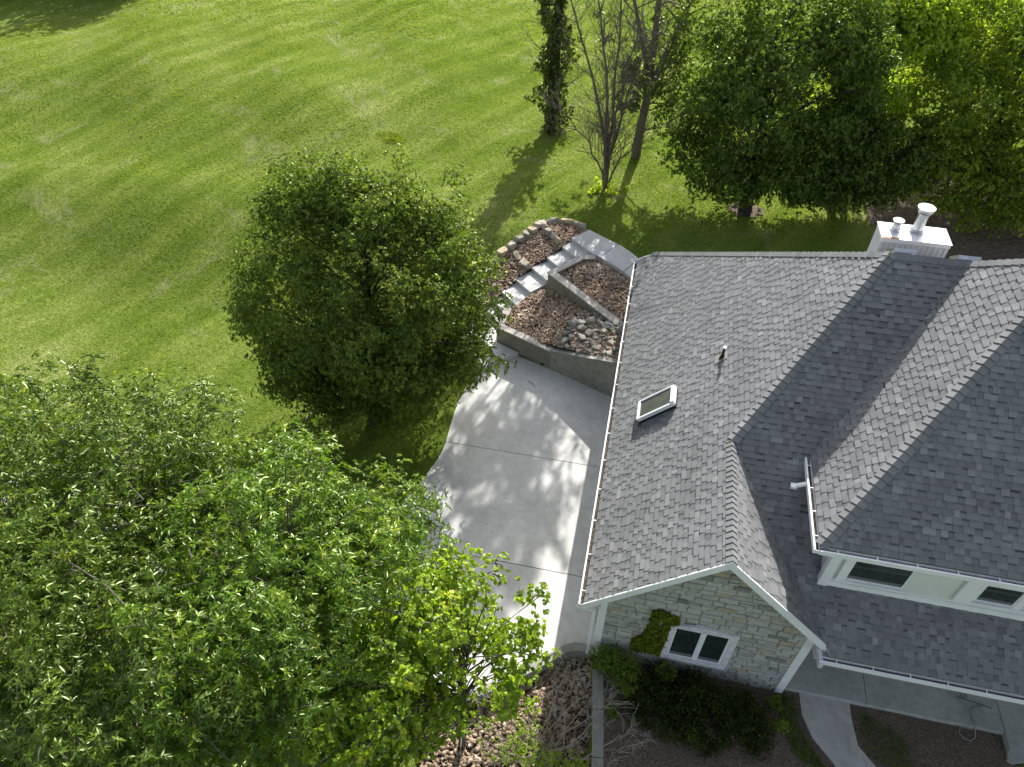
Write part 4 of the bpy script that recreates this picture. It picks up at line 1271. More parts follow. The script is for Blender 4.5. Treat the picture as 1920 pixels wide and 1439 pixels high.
# dense round tree between lawn and driveway
tree("pear_tree", "big round dark green tree on the lawn beside the driveway", (-8.1, 14.9, 0), [(-8.1, 14.9, -0.1), (-8.05, 15.2, 1.4), (-8.0, 15.6, 3.2), (-7.9, 15.9, 5.4), (-7.9, 16.0, 7.2)], 0.19,
     [(-7.85, 16.0, 4.55, 4.1, 3.5, 3.5), (-9.2, 16.4, 6.8, 2.1, 1.6, 2.0), (-7.0, 16.6, 7.2, 2.3, 1.5, 1.9), (-5.9, 15.3, 3.2, 2.3, 1.9, 2.3), (-10.6, 15.9, 3.6, 1.9, 1.7, 2.2), (-7.4, 14.6, 2.2, 2.6, 1.7, 1.5), (-9.3, 14.9, 2.4, 2.0, 1.5, 1.5), (-5.5, 15.0, 5.4, 1.6, 1.5, 2.0), (-10.4, 15.0, 2.0, 1.6, 1.4, 1.4), (-8.4, 14.2, 1.6, 2.2, 1.2, 1.0), (-7.6, 14.3, 4.6, 2.2, 1.2, 1.8), (-8.0, 17.0, 7.4, 3.0, 1.2, 1.2), (-10.2, 16.6, 6.8, 1.1, .9, 1.3), (-8.7, 16.6, 7.5, 1.0, .9, 1.1), (-6.3, 16.6, 7.3, 1.1, .9, 1.1), (-4.9, 16.0, 6.4, 1.0, .9, 1.0), (-11.9, 16.2, 4.9, .9, .8, .8), (-11.9, 15.6, 2.9, .8, .8, .6), (-4.5, 15.4, 4.3, .9, .8, .8)],
     1600, 0.50, 26, 6, 0.100, 0.029, M['leaf_mid'], M['bark_dark'], 101, gap=0.45, shell=0.75, upb=0.8, nlimb=70, lim_r=0.045, gap_scale=0.7, flat=0.5)

# foreground hickories
tree("hickory_tree", "large olive green hickory filling the lower left corner", (-13.2, 6.2, 0), [(-13.2, 6.2, -0.1), (-12.4, 6.0, 2.2), (-11.8, 5.8, 3.8), (-11.2, 5.6, 5.2), (-10.8, 5.6, 6.4)], 0.15,
     [(-11.1, 5.6, 6.2, 3.3, 3.6, 3.2), (-12.6, 7.0, 5.2, 2.8, 3.0, 2.6), (-9.0, 4.2, 5.6, 2.4, 2.6, 2.6), (-9.6, 8.0, 5.6, 2.0, 2.0, 2.2), (-7.4, 3.0, 5.0, 2.6, 2.2, 2.6), (-12.5, 8.6, 3.2, 3.2, 2.2, 2.2), (-10.0, 7.2, 3.0, 3.0, 3.0, 2.0)],
     1450, 0.50, 15, 9, 0.132, 0.019, M['leaf_ash'], M['bark'], 102, gap=0.25, shell=0.75, upb=0.9, spread=0.85, droop=0.35, nlimb=80, lim_r=0.028, gap_scale=0.75)
tree("hickory_tree", "bright green hickory spreading over the lower end of the driveway", (-6.9, 7.2, 0), [(-6.9, 7.2, -0.1), (-6.5, 6.9, 2.0), (-6.1, 6.5, 3.4), (-5.9, 6.3, 4.6), (-5.8, 6.2, 5.6)], 0.12,
     [(-5.9, 6.4, 5.4, 2.5, 2.6, 2.5), (-4.9, 8.4, 4.0, 1.7, 1.5, 1.5), (-6.2, 4.3, 5.2, 2.2, 2.0, 2.4), (-7.6, 8.4, 4.6, 1.7, 1.7, 1.8), (-6.2, 7.0, 2.8, 2.2, 2.2, 1.6)],
     980, 0.45, 15, 9, 0.126, 0.020, M['leaf_ash2'], M['bark'], 103, gap=0.25, shell=0.75, upb=0.9, spread=0.85, droop=0.3, nlimb=90, lim_r=0.034, gap_scale=0.8)
# small yellow green tree in front of the driveway
tree("linden_tree", "small open tree with round yellow green leaves rising from the front gravel", (-2.5, 5.6, -0.35), [(-2.5, 5.6, -0.45), (-2.45, 5.6, 0.8), (-2.35, 5.65, 2.0), (-2.3, 5.75, 3.4), (-2.1, 5.9, 5.0)], 0.075,
     [(-2.35, 5.9, 4.6, 1.75, 1.7, 1.7), (-1.4, 6.0, 4.9, 1.0, 1.2, 1.1), (-3.4, 5.6, 4.3, 1.4, 1.5, 1.5), (-3.6, 4.6, 3.4, 1.5, 1.3, 1.5), (-2.6, 6.9, 5.0, 1.1, 1.0, 1.0), (-4.2, 5.0, 4.2, 1.3, 1.2, 1.4), (-4.4, 3.6, 3.4, 1.5, 1.2, 1.4), (-3.0, 4.0, 3.0, 1.3, 1.0, 1.2)],
     500, 0.34, 10, 7, 0.088, 0.033, M['leaf_cot'], M['bark'], 104, style='heart', gap=0.6, shell=0.75, upb=0.6, spread=0.9, droop=0.35, nlimb=110, lim_r=0.022, gap_scale=0.9)

# trees behind the house
tree("maple_tree", "tall dense dark green maple behind the roof, left of the others", (4.1, 28.8, 1.5), [(4.1, 28.8, 1.4), (4.1, 28.9, 3.2), (4.0, 29.0, 5.0), (3.8, 29.2, 7.0), (3.7, 29.4, 8.8)], 0.24,
     [(3.6, 29.4, 6.9, 3.6, 2.8, 3.7), (1.9, 29.2, 6.0, 2.0, 1.8, 2.4), (5.4, 29.8, 6.0, 2.6, 2.2, 3.2), (3.6, 28.7, 3.9, 2.9, 2.0, 1.7), (6.6, 29.6, 7.6, 2.1, 2.0, 2.8), (5.6, 28.6, 3.5, 2.2, 1.7, 1.4), (1.9, 28.9, 4.0, 1.5, 1.5, 1.6), (2.0, 32.0, 7.4, 2.6, 1.6, 3.0), (6.3, 31.0, 8.6, 2.2, 1.6, 2.4), (1.2, 29.6, 4.9, 1.5, 1.5, 1.9), (4.6, 32.0, 9.0, 2.6, 1.6, 2.6), (3.6, 28.4, 3.3, 2.6, 1.5, 1.1)],
     1550, 0.58, 16, 6, 0.125, 0.040, M['leaf_dark'], M['bark_dark'], 105, gap=0.22, shell=0.65, upb=0.4, nlimb=60, lim_r=0.05, gap_scale=0.5)
tree("maple_tree", "sunlit light green maple standing behind the dark maple above the chimney", (8.6, 32.3, 1.5), [(8.6, 32.3, 1.4), (8.6, 32.4, 4), (8.6, 32.6, 7), (8.6, 32.8, 9.0)], 0.2,
     [(8.8, 32.2, 7.4, 2.3, 2.0, 2.6), (9.4, 32.6, 8.6, 1.7, 1.6, 1.7), (8.0, 31.8, 5.4, 1.8, 1.6, 1.7), (7.0, 32.4, 9.0, 1.5, 1.5, 1.6)],
     800, 0.58, 15, 6, 0.135, 0.045, M['leaf_lit'], M['bark_dark'], 106, gap=0.35, shell=0.65, upb=0.4, nlimb=55, lim_r=0.05, gap_scale=0.5)
tree("maple_tree", "slender dark tree with its trunk just left of the chimney", (7.8, 29.6, 1.5), [(7.8, 29.6, 1.4), (7.8, 29.7, 3), (7.7, 29.8, 4.6), (7.6, 29.9, 6.2)], 0.15,
     [(7.6, 29.7, 4.4, 2.3, 1.7, 1.9), (9.4, 30.0, 4.2, 2.0, 1.6, 1.6), (8.4, 29.2, 3.3, 2.2, 1.3, 1.0), (6.8, 29.0, 2.9, 2.0, 1.2, .8)],
     560, 0.55, 12, 6, 0.15, 0.050, M['leaf_dark'], M['bark_dark'], 107, gap=0.35, shell=0.7, upb=0.4, nlimb=55, lim_r=0.04)
tree("maple_tree", "broad tree at the top right corner, bright on top and dark below", (13.4, 31.2, 1.5), [(13.4, 31.2, 1.4), (13.4, 31.3, 3.6), (13.3, 31.5, 6), (13.2, 31.7, 8.5)], 0.24,
     [(12.6, 31.4, 6.3, 3.0, 2.8, 3.4), (15.6, 31.2, 5.6, 2.8, 2.6, 3.2), (12.0, 33.0, 8.8, 2.6, 2.4, 2.4), (15.2, 30.0, 3.4, 2.8, 1.9, 1.8), (11.6, 30.2, 3.7, 2.6, 1.8, 1.6), (13.4, 29.6, 2.9, 2.4, 1.4, 1.1)],
     1150, 0.58, 16, 6, 0.13, 0.043, M['leaf_g'], M['bark_dark'], 108, gap=0.28, shell=0.65, upb=0.4, nlimb=60, lim_r=0.05)
tree("maple_tree", "bright yellow green tree at the top edge on the far right", (14.5, 38.0, 1.5), [(14.5, 38, 1.4), (14.5, 38.1, 4), (14.6, 38.3, 7), (14.7, 38.5, 9.5)], 0.22,
     [(14.2, 38.2, 7.4, 3.4, 3.0, 3.2), (17.8, 38.0, 7.2, 3.2, 3.0, 3.2), (11.4, 39.0, 6.6, 2.4, 2.4, 2.6)],
     700, 0.65, 14, 6, 0.15, 0.05, M['leaf_lit'], M['bark_dark'], 109, gap=0.3, shell=0.6, upb=0.4, nlimb=50, lim_r=0.05, toneb=0.12)
tree("maple_tree", "dark tree at the right edge beside the leaf litter", (18.0, 30.5, 1.5), [(18, 30.5, 1.4), (18, 30.6, 4), (18, 30.8, 7)], 0.22,
     [(17.9, 30.6, 5.2, 2.3, 2.6, 3.4)],
     220, 0.60, 13, 6, 0.155, 0.052, M['leaf_dark'], M['bark_dark'], 110, gap=0.25, shell=0.65, upb=0.4, nlimb=40)
tree("maple_tree", "dark leafy tree at the very edge of the top left corner", (-42.5, 50.0, 2.5), [(-42.5, 50, 2.3), (-42.5, 50, 5), (-42.5, 50.4, 9)], 0.3,
     [(-38.8, 50.5, 5.8, 4.2, 4.0, 4.4), (-45.5, 49.0, 5.8, 4.5, 4.0, 5.0)],
     420, 1.0, 14, 6, 0.30, 0.10, M['leaf_dark'], M['bark_dark'], 111, gap=0.1, shell=0.6, nlimb=20, twigs=0)
tree("maple_tree", "second dark leafy tree beyond the top left shadow", (-36.5, 58.5, 2.5), [(-36.5, 58.5, 2.3), (-36.5, 58.5, 5), (-36.5, 58.5, 9)], 0.3,
     [(-37.5, 57.0, 6.0, 3.8, 4.0, 4.6), (-34.0, 60.5, 5.2, 3.0, 3.5, 3.6)],
     360, 1.0, 14, 6, 0.30, 0.10, M['leaf_dark'], M['bark_dark'], 112, gap=0.1, shell=0.6, nlimb=20, twigs=0)

# ivy covered trunk
def ivy_tree():
    r = np.random.default_rng(120)
    root = empty("ivy_covered_tree", (-5.55, 34.7, 1.5), "upright tree trunk wrapped in dark ivy at the top edge", "tree")
    mb = MB(); mb.tube([(-5.55, 34.7, 1.4), (-5.5, 34.8, 4), (-5.4, 34.8, 7), (-5.3, 34.9, 11), (-5.2, 35, 14)], [.30, .25, .21, .16, .08], 10)
    for k in range(34):
        z = r.uniform(2.2, 13); a = r.uniform(0, 6.28); l = r.uniform(1.0, 2.2)
        grow(mb, r, (-5.45, 34.8, z), (math.cos(a), math.sin(a), 0.35), l, 0.028, 2, 0.5, 4, 0.16, 0.03, 3, None, 0.6)
    tips = []
    for k in range(7):
        a = k * 0.9; grow(mb, r, (-5.3, 34.9, 9 + k * .6), (math.cos(a) * .8, math.sin(a) * .8, .8), 3.2, 0.07, 2, 0.5, 4, 0.12, 0.03, 3, tips)
    mb.build("trunk", M['bark_dark'], root)
    n = 1900
    z = 1.6 + 12.4 * r.uniform(0, 1, n)
    a = r.uniform(0, 6.283, n)
    rad = np.array([0.52 + 0.95 * mnoise.noise(Vector((math.cos(t) * 1.3, math.sin(t) * 1.3, q * 0.75))) for t, q in zip(a, z)]) * r.uniform(0.55, 1.1, n) * np.where(z < 3.0, 0.8, 1.0)
    rad = np.clip(rad * 1.2, 0.2, 1.5)
    C = np.stack([-5.5 + np.cos(a) * rad, 34.8 + np.sin(a) * rad, z], 1)
    Nn = np.stack([np.cos(a), np.sin(a), 0.4 + 0 * a], 1)
    P, D, l, w, tn, tp, ax = whorls(r, C, Nn, 0.20, 3, 6, 0.12, 0.042, 0.2, 0.8, 0)
    if tips:
        Ct = np.array(tips); P2, D2, l2, w2, tn2, _, _ = whorls(r, Ct, np.tile([0, 0, 1.], (len(Ct), 1)), 0.5, 8, 6, 0.16, 0.05, 0.4, 0.8, 0)
        P = np.concatenate([P, P2]); D = np.concatenate([D, D2]); l = np.concatenate([l, l2]); w = np.concatenate([w, w2]); tn = np.concatenate([tn, tn2])
    leaves_mesh("ivy", P, D, l, w, tn, M['leaf_ivy'], root, 5, 0.3, 0.3, 'heart')
ivy_tree()

# bare multi-stemmed tree
def bare_tree():
    r = np.random.default_rng(131)
    root = empty("bare_tree", (-2.1, 29.1, 1.5), "bare many stemmed tree fanning up from one base on the lawn", "tree")
    mb = MB()
    for (x, y, z, rad) in ((-4.35, 29.6, 5.0, .04), (-4.1, 29.0, 9.6, .085), (-3.3, 29.9, 9.8, .075), (-2.65, 28.6, 8.8, .065), (-2.2, 29.6, 9.9, .08), (-1.3, 28.8, 9.0, .075), (-0.9, 29.7, 8.2, .07), (-0.2, 29.0, 5.0, .04)):
        p = Vector((-2.05, 29.05, 1.5)) + Vector((r.normal(0, .08), r.normal(0, .08), 0)); e = Vector((x, y, z))
        pts = [p.copy()]; n = 8
        for i in range(1, n + 1):
            t = i / n
            q = p.lerp(e, t); q.x += (1 - t) * t * (p.x - e.x) * 0.75 + r.normal(0, .05); q.y += r.normal(0, .06); q.z += r.normal(0, .04)
            pts.append(q)
        mb.tube(pts, [rad * .78 * (1.25 - i / n) + .010 for i in range(n + 1)], 7)
        for i in range(2, n + 1):
            for _ in range(4):
                d = (pts[i] - pts[i - 1]).normalized(); rv = Vector((r.normal(), r.normal(), r.normal() * .6)); rv = (rv - d * rv.dot(d)).normalized()
                grow(mb, r, pts[i], (d * .9 + rv * .7).normalized(), r.uniform(.7, 1.6) * (1.15 - i / n * .4), 0.016, 2, 0.5, 4, 0.14, 0.04, 3, None, 0.65, 5, 0.006)
    mb.build("stems", M['deadbark'], root)
    n = 60
    C = np.array([-2.05, 29.05, 1.7]) + r.normal(0, 1, (n, 3)) * [0.3, 0.25, 0.22]
    P, D, l, w, tn, _, _ = whorls(r, C, np.tile([0, 0, 1.], (n, 1)), 0.12, 3, 6, 0.11, 0.04, 0.5, 0.8, 0.2)
    leaves_mesh("suckers", P, D, l, w, tn, M['leaf_lit'], root, 6)
bare_tree()

# sparse tree right of it
def sparse_tree():
    r = np.random.default_rng(141)
    root = empty("sparse_tree", (-1.0, 32.5, 1.5), "open branching tree with sparse leaf clumps left of the dark maple", "tree")
    mb = MB(); tips = []
    stems = [[(-1.0, 32.5, 1.4), (-0.95, 32.6, 3.0), (-0.8, 32.8, 4.8), (-0.85, 33, 7.0), (-0.9, 33.2, 10), (-0.9, 33.3, 13)],
             [(-0.8, 32.8, 4.6), (-0.3, 33.0, 6.2), (0.35, 33.1, 8.2), (0.7, 33.3, 9.6), (0.7, 33.4, 12)],
             [(-0.85, 32.8, 4.2), (-1.1, 32.9, 6.0), (-1.9, 33.0, 8.4), (-2.4, 33.2, 11.5)],
             [(-0.9, 32.8, 3.8), (-0.6, 32.2, 5.2), (-0.1, 31.9, 7.0), (0.3, 31.7, 9.0)]]
    for s, rad in zip(stems, (.2, .13, .11, .07)):
        mb.tube(s, [rad * (1.2 - .9 * i / (len(s) - 1)) for i in range(len(s))], 8)
        for i in range(1, len(s)):
            for _ in range(5):
                t = r.uniform(); q = Vector(s[i - 1]).lerp(Vector(s[i]), t); a = r.uniform(0, 6.28)
                if q.z < 3.6: continue
                grow(mb, r, q, (math.cos(a), math.sin(a), .5), r.uniform(1.3, 2.3), 0.035, 2, 0.5, 4, 0.14, 0.04, 3, tips, 0.6)
    mb.build("trunk", M['deadbark'], root)
    C = np.array(tips); k = np.array([mnoise.noise(Vector(t) * 0.42) for t in tips]) + r.normal(0, .05, len(tips))
    low = C[:, 2] < 9
    C = C[((k > -0.14) & low) | ((k > -0.16) & ~low)]
    C = C[~((C[:, 0] > 1.3) & (C[:, 2] > 8.5))]
    hi, _ = crown_points(r, [(-0.6, 33.0, 13.0, 2.0, 1.7, 2.6), (-2.2, 33.2, 12.2, 1.4, 1.2, 1.7)], 210, 0.95, 0.5, 0.6, 9)
    C = np.concatenate([C, np.repeat(hi, 2, 0) + r.normal(0, .22, (len(hi) * 2, 3))])
    kz = (C[:, 2] > 6.4) & (C[:, 2] < 10.4) & (r.uniform(0, 1, len(C)) < 0.85)
    C = C[~kz]
    C = C[roof_clear(C)]
    Nn = np.tile([0, 0, 1.0], (len(C), 1))
    P, D, l, w, tn, _, _ = whorls(r, C, Nn, 0.28, 6, 6, 0.17, 0.052, 0.3, 0.85, 0)
    leaves_mesh("crown", P, D, l, w, tn, M['leaf_ivy'], root, 7, 0.35)
sparse_tree()

# shrubs against the gable, ivy, low plants
def shrub(name, label, cat, ells, clumps, crad, per, k, Ln, Wd, mat, seed, base, upb=0.6, style='oval', twigs=True, group=None, toneb=0, droop=.2, gap=.15):
    r = np.random.default_rng(seed)
    root = empty(name, base, label, cat, group)
    C, Nn = crown_points(r, ells, clumps, 0.8, gap, 1.2, seed)
    C[:, 2] = np.maximum(C[:, 2], 0.05)
    P, D, l, w, tn, tips, ax = whorls(r, C, Nn, crad, per, k, Ln, Wd, upb, 0.75, toneb)
    leaves_mesh("foliage", P, D, l, w, tn, mat, root, seed, droop, 0.4, style)
    if twigs:
        mb = MB()
        for c in C[:: max(1, len(C) // 26)]:
            c = Vector(c); b = Vector(base)
            mb.tube([b + Vector((r.normal(0, .1), r.normal(0, .08), 0)), b.lerp(c, .5) + Vector((0, 0, .1)), c], [.018, .012, .005], 4, cap=False)
        mb.build("stems", M['bark_dark'], root)
    return root
shrub("juniper_bush", "light green feathery bush at the left corner of the stone gable", "bush", [(0.85, 8.0, 0.65, 0.62, 0.42, 0.55), (1.25, 7.7, 0.45, 0.45, 0.42, 0.42), (0.55, 8.05, .5, .35, .3, .4)], 190, 0.14, 8, 7, 0.055, 0.010, M['leaf_juniper'], 201, (0.9, 7.95, 0), droop=0.1)
shrub("yew_bush", "dark low yew under the left side of the gable window", "bush", [(1.95, 7.75, 0.35, 0.68, 0.60, 0.48), (2.3, 7.1, 0.28, 0.68, 0.6, 0.40), (1.6, 7.3, 0.25, 0.5, 0.6, 0.35)], 420, 0.15, 8, 7, 0.05, 0.012, M['leaf_bush'], 202, (2.0, 7.6, 0))
shrub("yew_bush", "dark spreading yew in the middle of the bed under the gable window", "bush", [(3.0, 7.6, 0.38, 0.70, 0.62, 0.45), (3.2, 6.95, 0.28, 0.7, 0.55, 0.38), (2.7, 8.1, .35, .4, .25, .35)], 420, 0.15, 8, 7, 0.05, 0.012, M['leaf_bush'], 203, (3.0, 7.5, 0))
shrub("yew_bush", "dark rounded yew at the right end of the bed below the stone gable", "bush", [(3.95, 7.5, 0.35, 0.7, 0.6, 0.45), (4.3, 7.1, 0.22, 0.5, 0.5, 0.32)], 330, 0.15, 8, 7, 0.05, 0.012, M['leaf_bush'], 204, (4.0, 7.5, 0))
shrub("small_plant", "small bright green plant growing at the left foot of the gable window", "plant", [(2.12, 8.05, 0.55, 0.20, 0.16, 0.28)], 40, 0.09, 6, 7, 0.07, 0.016, M['leaf_juniper'], 205, (2.12, 8.0, 0), toneb=.1)
shrub("small_plant", "bright green plant at the edge of the path in the mulch bed", "plant", [(4.95, 7.55, 0.16, 0.22, 0.18, 0.16)], 30, 0.07, 6, 7, 0.06, 0.018, M['leaf_juniper'], 206, (4.95, 7.5, 0), twigs=False, toneb=.2)
shrub("small_plant", "green plant near the right corner board of the gable", "plant", [(4.85, 8.05, 0.16, 0.22, 0.2, 0.16)], 30, 0.07, 6, 7, 0.06, 0.016, M['leaf_juniper'], 207, (4.85, 8.0, 0), twigs=False)
shrub("small_plant", "wispy green plant beside the straight curb", "plant", [(0.95, 7.05, 0.12, 0.2, 0.22, 0.12)], 26, 0.08, 6, 7, 0.08, 0.008, M['leaf_juniper'], 208, (0.95, 7.0, 0), twigs=False)
shrub("small_plant", "pale green plant on the front edge of the yews", "plant", [(2.95, 6.75, 0.3, 0.22, 0.16, 0.2)], 30, 0.08, 6, 7, 0.05, 0.014, M['leaf_juniper'], 209, (2.95, 6.75, 0), twigs=False)

def lawn_tuft():
    r = np.random.default_rng(231)
    x0, y0 = -13.1, 31.6
    n = 900
    a = r.uniform(0, 6.283, n); q = r.uniform(0, 1, n) ** .6
    x = x0 + np.cos(a) * q * .75; y = y0 + np.sin(a) * q * .45
    P = np.stack([x, y, fz(x, y) + .0], 1)
    D = unit(np.stack([np.cos(a) * .6, np.sin(a) * .6, np.full(n, .8)], 1) + r.normal(0, .2, (n, 3)))
    o = leaves_mesh("grass_tuft", P, D, r.uniform(.07, .18, n), r.uniform(.008, .016, n), r.uniform(.1, 1, n), M['leaf_grass'], None, 17, .4, .3, 'blade')
    tag(o, "low pale tuft of longer grass alone on the mown lawn behind the round tree", "grass tuft")
lawn_tuft()

def wall_ivy():
    r = np.random.default_rng(210)
    n = 1500
    x = r.uniform(1.2, 2.15, n * 3); z = r.uniform(0.8, 2.95, n * 3)
    # outline in the wall plane: a slanting band beside the window
    poly = [(1.48, 2.80), (1.62, 2.90), (2.06, 2.76), (2.08, 2.50), (1.93, 2.36), (1.90, 1.15), (1.84, 0.55), (1.45, 0.45), (1.22, 0.70), (1.18, 1.25), (1.42, 1.7), (1.50, 2.2)]
    k = inpoly(x, z, poly)
    hole = ((x - 1.72) / 0.07) ** 2 + ((z - 2.25) / 0.36) ** 2 < 1
    k &= ~hole
    x = x[k][:n]; z = z[k][:n]
    C = np.stack([x, 8.375 - r.uniform(0, 0.05, len(x)), z], 1)
    P, D, l, w, tn, _, _ = whorls(r, C, np.tile([0, -1.0, 0.3], (len(C), 1)), 0.05, 2, 4, 0.065, 0.028, 0.0, 0.9, 0.05)
    P[:, 1] = np.minimum(P[:, 1], 8.39)
    o = leaves_mesh("wall_ivy", P, D, l, w, tn, M['leaf_wallivy'], None, 8, 0.5, 0.1, 'heart')
    tag(o, "olive green ivy climbing the stone wall left of the gable window", "ivy")
wall_ivy()

# scraggly shrub with dead twigs in the front gravel
def scraggly():
    r = np.random.default_rng(220)
    root = empty("scraggly_shrub", (-0.5, 5.9, -0.3), "half dead shrub with pale bare twigs at the bottom edge beside the curb", "shrub")
    mb = MB()
    for (x, y, z, l, dx, dy, dz) in ((-0.3, 6.0, -.2, 1.3, .5, .7, .55), (-.2, 5.9, -.2, 1.3, .9, .4, .45), (0.1, 5.8, -.1, 1.3, 1., .25, .3), (0.2, 5.7, 0, 1.3, 1., .05, .35), (-.6, 6.2, -.2, 1.2, .2, .9, .6),
                                     (-1.0, 6.3, -.2, 1.2, -.2, .8, .8), (-.2, 6.2, -.2, 1.3, .45, .9, .35), (-.8, 6.0, -.2, 1.3, .6, .8, .9), (0.3, 5.6, 0, 1.2, 1, -.1, .3), (-.1, 5.9, 0, 1.2, .4, .5, 1.0),
                                     (-.5, 6.3, -.1, 1.4, .6, .75, .9), (-1.4, 6.2, 0, 1.2, -.1, .7, .9), (-.9, 6.6, 0, 1.3, .55, .6, 1.1), (-.4, 5.8, 0, 1.2, .9, .5, .6)):
        grow(mb, r, (x, y, z), (dx, dy, dz), l, 0.016, 3, 0.55, 5, 0.16, 0.0, 3, None, 0.6, 5, 0.004)
    mb.build("twigs", M['dead'], root)
    mb = MB()
    for k in range(60):
        a = r.uniform(0, 6.28); grow(mb, r, (-1.0 + r.normal(0, .35), 5.7 + r.normal(0, .3), -.3), (math.cos(a) * .6, math.sin(a) * .6, 1), r.uniform(.6, 1.0), .010, 1, .5, 4, .15, .02, 3, None, .6, 4, .004)
    mb.build("stems", M['dead'], root)
    ells = [(-1.3, 5.8, .35, .75, .6, .5), (-.4, 5.55, .35, .8, .5, .45), (0.35, 5.5, .4, .6, .3, .32)]
    C, Nn = crown_points(r, ells, 150, .8, .2, 1.5, 3)
    P, D, l, w, tn, _, _ = whorls(r, C, Nn, .14, 4, 5, .06, .020, .5, .85, -.1)
    leaves_mesh("foliage", P, D, l, w, tn, M['leaf_cot'], root, 9, .3, .4)
scraggly()

# fallen twig on the lawn under the round tree
mb = MB(); mb.tube([(-10.1, 15.3, .05), (-10.35, 14.6, .16), (-10.45, 13.7, .1), (-10.4, 12.9, .04)], [.022, .02, .016, .008], 5)
tag(mb.build("fallen_branch", M['dead']), "long pale fallen stick on the shaded lawn", "stick")
mb = MB(); mb.tube([(-3.35, 17.95, .012), (-3.2, 17.88, .02), (-3.05, 17.72, .012)], .012, 5)
tag(mb.build("twig", M['dead']), "small dark twig lying on the driveway near the wall", "stick")

# hose loop and plant stand on the porch
hp = [(9.75, 8.95, .20), (9.60, 8.93, .20), (9.48, 8.86, .20), (9.44, 8.70, .20), (9.47, 8.52, .20), (9.50, 8.46, .17), (9.53, 8.40, .05), (9.50, 8.25, .03), (9.38, 8.15, .03), (9.24, 8.18, .03), (9.16, 8.30, .03), (9.20, 8.42, .03), (9.33, 8.45, .03), (9.48, 8.44, .05)]
mb = MB(); mb.tube(hp, 0.014, 6)
tag(mb.build("garden_hose", M['pvc'] if False else M['curb']), "thin pale hose looping off the porch slab into the mulch", "hose")
mb = MB()
mb.tube([(9.18, 9.10, .21), (9.98, 8.98, .21)], .009, 4); mb.tube([(9.25, 9.45, .21), (9.33, 9.08, .21)], .007, 4); mb.tube([(9.33, 9.30, .21), (9.44, 9.18, .21)], .006, 4); mb.tube([(9.44, 9.18, .21), (9.36, 9.07, .21)], .006, 4)
tag(mb.build("wire_trellis", M['black']), "thin black wire trellis lying on the porch slab under the eave", "trellis")

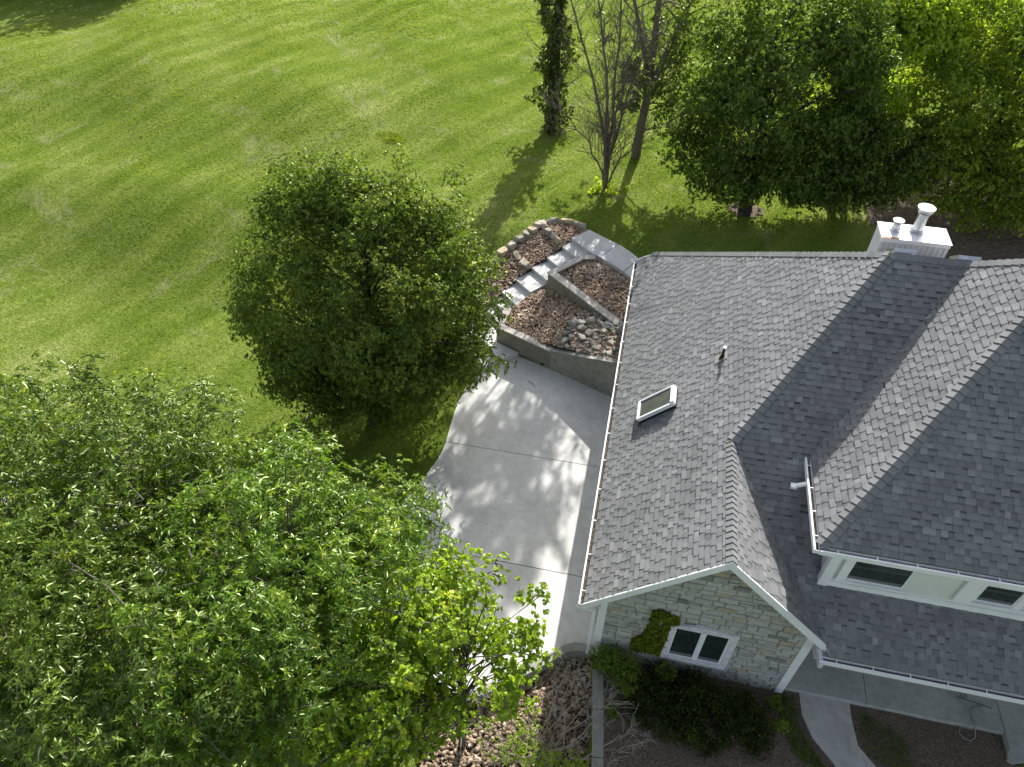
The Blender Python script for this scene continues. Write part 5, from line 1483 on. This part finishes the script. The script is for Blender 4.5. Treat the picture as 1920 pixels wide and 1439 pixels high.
# turf: leaf blades over the visible lawn, one uncountable cover
def grass():
    r = np.random.default_rng(300)
    Ps = []; sizes = []
    def ok(x, y):
        k = ~inpoly(x, y, DRIVE) & ~inpoly(x, y, LEFT_BED) & ~inpoly(x, y, LAND) & ~inpoly(x, y, [(p[0], p[1]) for p in WALK])
        for s in SUNK: k &= ~inpoly(x, y, s)
        k &= ~((x > 0.3) & (y < 22.5))
        return k
    # camera-facing wedge of the lawn (plan view)
    for (x0, x1, y0, y1, dens, sz) in ((-30, 1, 8, 26, 210, .055), (-40, 22, 26, 42, 120, .075), (-62, 30, 42, 72, 40, .12)):
        n = int((x1 - x0) * (y1 - y0) * dens)
        x = r.uniform(x0, x1, n); y = r.uniform(y0, y1, n)
        # keep what lies in the picture's field
        az = np.degrees(np.arctan2(x, y)); k = (az > -60) & (az < 26) & ok(x, y)
        k &= ~((x < -9) & (y < 9.5))
        x = x[k]; y = y[k]
        Ps.append(np.stack([x, y, fz(x, y) + 0.0], 1)); sizes.append(np.full(len(x), sz))
    P = np.concatenate(Ps); s = np.concatenate(sizes)
    n = len(P)
    D = unit(np.stack([r.normal(0, .55, n), r.normal(0, .55, n), np.full(n, .75)], 1))
    # soft patches of tone
    g = 1.0 / 0.9
    def vnoise(x, y, sc, seed):
        rr = np.random.default_rng(seed); G = rr.uniform(-1, 1, (256, 256))
        u = x * sc; v = y * sc; i = np.floor(u).astype(int); j = np.floor(v).astype(int); fx = smooth01(u - i); fy = smooth01(v - j)
        a = G[i % 256, j % 256]; b = G[(i + 1) % 256, j % 256]; c = G[i % 256, (j + 1) % 256]; d = G[(i + 1) % 256, (j + 1) % 256]
        return (a * (1 - fx) + b * fx) * (1 - fy) + (c * (1 - fx) + d * fx) * fy
    x, y = P[:, 0], P[:, 1]
    ca, sa = math.cos(R(64)), math.sin(R(64))
    al = x * ca + y * sa; ac = -x * sa + y * ca
    t = 0.38 + 0.14 * vnoise(x, y, .16, 1) + 0.12 * vnoise(x, y, .6, 2) + 0.13 * vnoise(al * .18, ac, 1.1, 3) + 0.06 * vnoise(x, y, 2.4, 4) + 0.10 * np.sin(ac * 2.05 + 1.5 * vnoise(x, y, .12, 9)) + 0.03 + r.normal(0, .09, n)
    o = leaves_mesh("grass", P, D, s * r.uniform(.6, 1.5, n), s * r.uniform(.16, .36, n), t, M['leaf_grass'], None, 300, .25, .3, 'blade')
    tag(o, "short mown grass covering the lawn", "grass", None, 'stuff')
    # weedy strips along the mulch beds
    segs = [([(5.0, 8.35), (5.35, 8.35), (5.45, 7.6), (5.75, 7.1), (6.35, 6.4), (6.0, 6.3), (5.2, 7.0), (4.95, 7.7)], 2400), ([(6.9, 8.3), (7.9, 7.9), (8.0, 7.0), (7.0, 7.2), (6.75, 7.7)], 700), ([(7.9, 7.2), (9.3, 7.3), (8.9, 6.3), (7.8, 6.6)], 900)]
    Q = []
    for poly, m in segs:
        xs = [p[0] for p in poly]; ys = [p[1] for p in poly]
        x = r.uniform(min(xs), max(xs), m * 2); y = r.uniform(min(ys), max(ys), m * 2); k = inpoly(x, y, poly)
        Q.append(np.stack([x[k], y[k], 0 * x[k] + .02], 1))
    Q = np.concatenate(Q); n = len(Q)
    D = unit(np.stack([r.normal(0, .6, n), r.normal(0, .6, n), np.full(n, .7)], 1))
    o = leaves_mesh("weeds", Q, D, r.uniform(.04, .11, n), r.uniform(.006, .014, n), r.uniform(.0, .35, n), M['leaf_juniper'], None, 301, .3, .3, 'blade')
    tag(o, "green weeds creeping into the mulch beds along the front path", "weeds", None, 'stuff')
grass()
